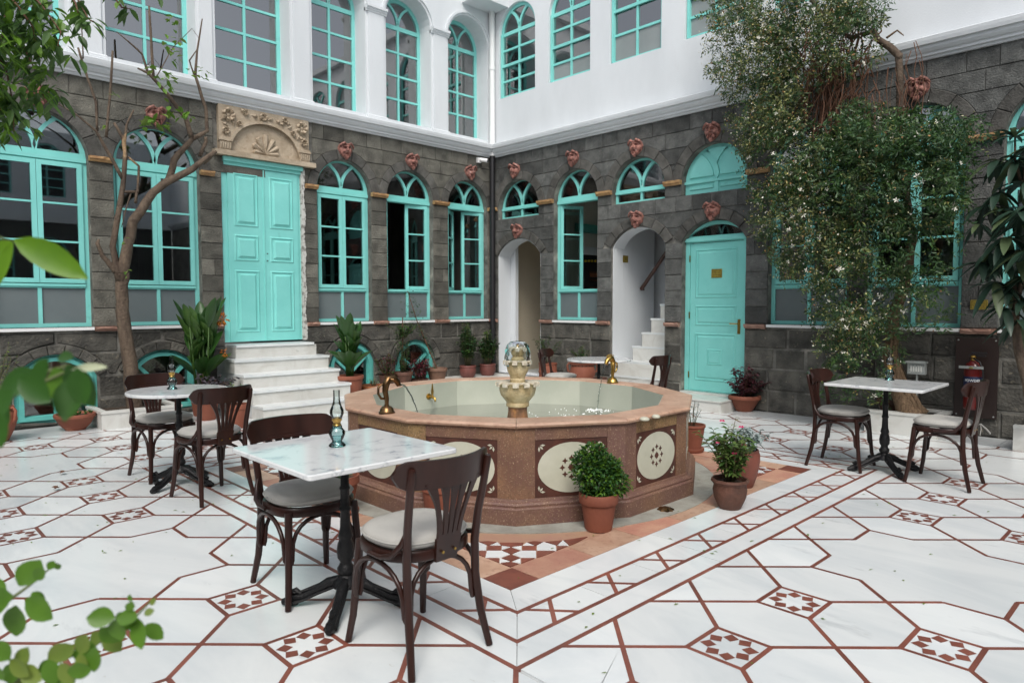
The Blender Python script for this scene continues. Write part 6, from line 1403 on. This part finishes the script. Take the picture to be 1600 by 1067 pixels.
spray('near_vine_tip', 'small shoot of rounded green leaves at the left edge above the lower vine', 'vine', it, 1.05, .044, .033, [FG, FG], [(-30,960),(10,940),(45,915),(85,882)], [.003,.003,.002,.001], 8, jitter=.03)
# hanging branch top left
ob = at_d(-80,-20,3.1); over = empty('overhanging_tree', ob, 'leafy green branch hanging into the picture at the upper left', 'tree'); lf = MB(); sm = MB(); rd = random.Random(10)
for pts, n in (([(-80,-40),(-10,20),(30,60),(60,120),(70,160)], 150), ([(-80,-20),(-20,60),(10,110),(20,160),(22,205)], 150), ([(-60,-60),(40,-20),(70,15),(95,50),(90,75)], 95), ([(0,-60),(20,0),(50,40),(60,90)], 110), ([(-70,60),(-20,110),(0,160),(5,200)],80), ([(-60,-60),(-20,-20),(10,30),(0,70)],90), ([(60,-60),(105,-25),(125,5),(138,30),(146,35)], 26), ([(150,-50),(170,-15),(190,12),(205,15)], 9), ([(90,-60),(100,-20),(118,5),(122,20)], 14), ([(240,-40),(252,-5)], 3)):
    P = [at_d(px,py,3.1+.15*math.sin(i+n))-ob for i, (px,py) in enumerate(pts)]; sm.tube(P, [.008,.006,.004,.003,.002][:len(P)], 5)
    for k in range(n):
        u = rd.random()**.7*(len(P)-1); j = min(len(P)-2, int(u)); p = P[j].lerp(P[j+1], u-j)+Vector([rd.gauss(0,.04*(1 if n > 30 else .3)) for _ in range(3)]); a = rd.uniform(0, 6.28)
        lf.leaf(p, (_r*math.cos(a)+_f*math.sin(a)*.7+Vector((0,0,-.8+rd.uniform(-.4,.7)))), rd.uniform(.045,.075), rd.uniform(.022,.034), seg=4, droop=.3, mi=0 if rd.random() < .45 else (1 if rd.random() < .6 else 2))
sm.build('twigs', STEMB, over, smooth=True); lf.build('leaves', [L1, L3, L1], over, norm=False)
# ------------------------------------------------------------------ fire extinguisher on its board
c0 = Vector(WB(1.79, .62, 0)); bd = empty('extinguisher_board', c0, 'dark brown wall board screwed to the basalt behind the fire extinguisher', 'board')
ctr(MB().box((1.60,.20,.012),(1.985,1.045,.035),T=WB), c0).build('board', BROWNB, bd)
for s in (1.625,1.96):
    for z in (.225,1.02): ctr(MB().tube([WB(s,z,.035),WB(s,z,.041)],.008,8), c0).build('screw', GREY, bd)
E0 = Vector(WB(1.80, .30, .13)); ex = empty('fire_extinguisher', E0, 'red fire extinguisher marked POWDER on a dark board by the right wall', 'fire extinguisher')
MB().lathe([(.0,0),(.070,.0),(.078,.012),(.080,.03),(.080,.42),(.074,.455),(.055,.485),(.03,.50),(.022,.515)], 28).build('cylinder', EXTR, ex, smooth=50)
MB().lathe([(.0806,.245),(.0812,.246),(.0812,.345),(.0806,.346)], 28, cap=False).build('label_band', NAVY, ex, smooth=50)
MB().lathe([(.024,.51),(.024,.54),(.03,.545),(.03,.565),(.012,.57)], 14).build('valve', BRASS, ex, smooth=50)
MB().box((-.012,-.11,.556),(.012,.04,.572)).box((-.012,-.12,.585),(.012,.02,.60)).build('lever', BLACK, ex)
MB().lathe([(.083,.43),(.083,.455)], 24, cap=False).box((-.0845,-.11,.43),(-.0835,.11,.458)).build('clamp_band', GREY, ex)
MB().tube([(-.02,.0,.54),(-.06,-.07,.50),(-.05,-.10,.40),(-.04,-.10,.2),(-.04,-.095,.08)], .009, 8).build('hose', BLACK, ex, smooth=True)
MB().lathe([(.018,-.01),(.018,.0)], 14).build('gauge', PLAQ, ex, loc=(-.085,.0,.445))
def text(s, size, mat, parent, loc, rot, name='lettering', ext=.0005, bold=0):
    cu = bpy.data.curves.new(name, 'FONT'); cu.body = s; cu.size = size; cu.align_x = 'CENTER'; cu.align_y = 'CENTER'; cu.extrude = ext; cu.offset = bold
    t = bpy.data.objects.new('tmp_text', cu); col.objects.link(t); dg = bpy.context.evaluated_depsgraph_get(); me = bpy.data.meshes.new_from_object(t.evaluated_get(dg)); bpy.data.objects.remove(t)
    me.materials.clear(); me.materials.append(mat); me.name = name; return me
me = text('POWDER', .036, WHITE, ex, None, None, bold=.0006)
toC = math.atan2(-1.8, -8.5)+.0
for v in me.vertices:   # wrap round the cylinder, facing the court
    a = math.pi+.20+v.co.x/.082; r = .0822+v.co.z; z = .305+v.co.y; v.co = (r*math.cos(a), r*math.sin(a), z)
link('lettering', me, ex)



m = MB(); rd = random.Random(2)
for l in range(2):
    q = -.045
    while q < .045:
        L_ = rd.uniform(.006,.014); a = math.pi+.2+q/.082; b = a+L_/.082; z = .268-.02*l; m.tube([(.0822*math.cos(a),.0822*math.sin(a),z+rd.uniform(-.003,.003)),(.0822*math.cos(b),.0822*math.sin(b),z+rd.uniform(-.003,.003))], .0022, 4); q += L_+.004
m.build('small_print', PLAQ, ex)
# small floodlight on a post
fp = at_z(1434,655,.2); fp = Vector((8.2,2.18,.20)); fpp = at_x(1433,575,8.2)
fp = Vector((8.2, fpp.y, .2)); fl_ = empty('garden_floodlight', fp, 'small grey floodlight box on a thin post beside the jasmine trunk', 'floodlight')
MB().tube([(0,0,-.02),(0,0,fpp.z-.2-.07)], .010, 8).build('post', GREY, fl_, smooth=50)
hz = fpp.z-.2; hd = MB().box((-.03,-.085,hz-.065),(.03,.085,hz+.055)).box((-.07,-.095,hz+.056),(.03,.095,hz+.075)).build('housing', GREY, fl_)
MB().box((-.034,-.068,hz-.05),(-.0305,.068,hz+.035)).build('lens', mk('lens_glass', (.20,.23,.22), .2, c2=(.5,.52,.5), scale=60), fl_)
m = MB()
for k in range(5): m.box((-.037,-.055+.024*k,hz-.035),(-.0345,-.055+.024*k+.013,hz+.02))
m.build('led_row', mk('led', (.62,.62,.58), .4), fl_)
# ------------------------------------------------------------------ kitchen seen through the open tall window
X1 = XB+2.45
KY = 8.045
def kq(px0, py0, px1, py1, d): a, b = at_y(px0, py0, KY), at_y(px1, py1, KY); return (min(a.x,b.x), KY-d, min(a.z,b.z)), (max(a.x,b.x), KY, max(a.z,b.z))
kpart('green_beam', *kq(898,362,940,354,.05), TEAL2); kpart('white_lintel', *kq(906,398,940,389,.09), PLA); kpart('cupboard', *kq(908,456,940,399,.07), BLACK)
for a_, b_ in ((425,427),(437,439),(449,451)): kpart('shelf', *kq(916,b_,938,a_,.085), WOOD2)
kpart('drawer_front', *kq(917,433,938,428,.082), mk('warm_wood', (.20,.075,.035), .5))
for k in range(4):
    q = at_y(915+5*k, 410, KY-.09); m = MB().lathe([(.0,0),(.02,.008),(.024,.024),(.015,.042),(.0,.046)], 12, c=q); m.v = [tuple(Vector(v)-Vector(wingB.location)) for v in m.v]; m.build('lemon', mk('lemon', (.62,.42,.03), .5) if k == 0 else MATS['lemon'], wingB, smooth=True)
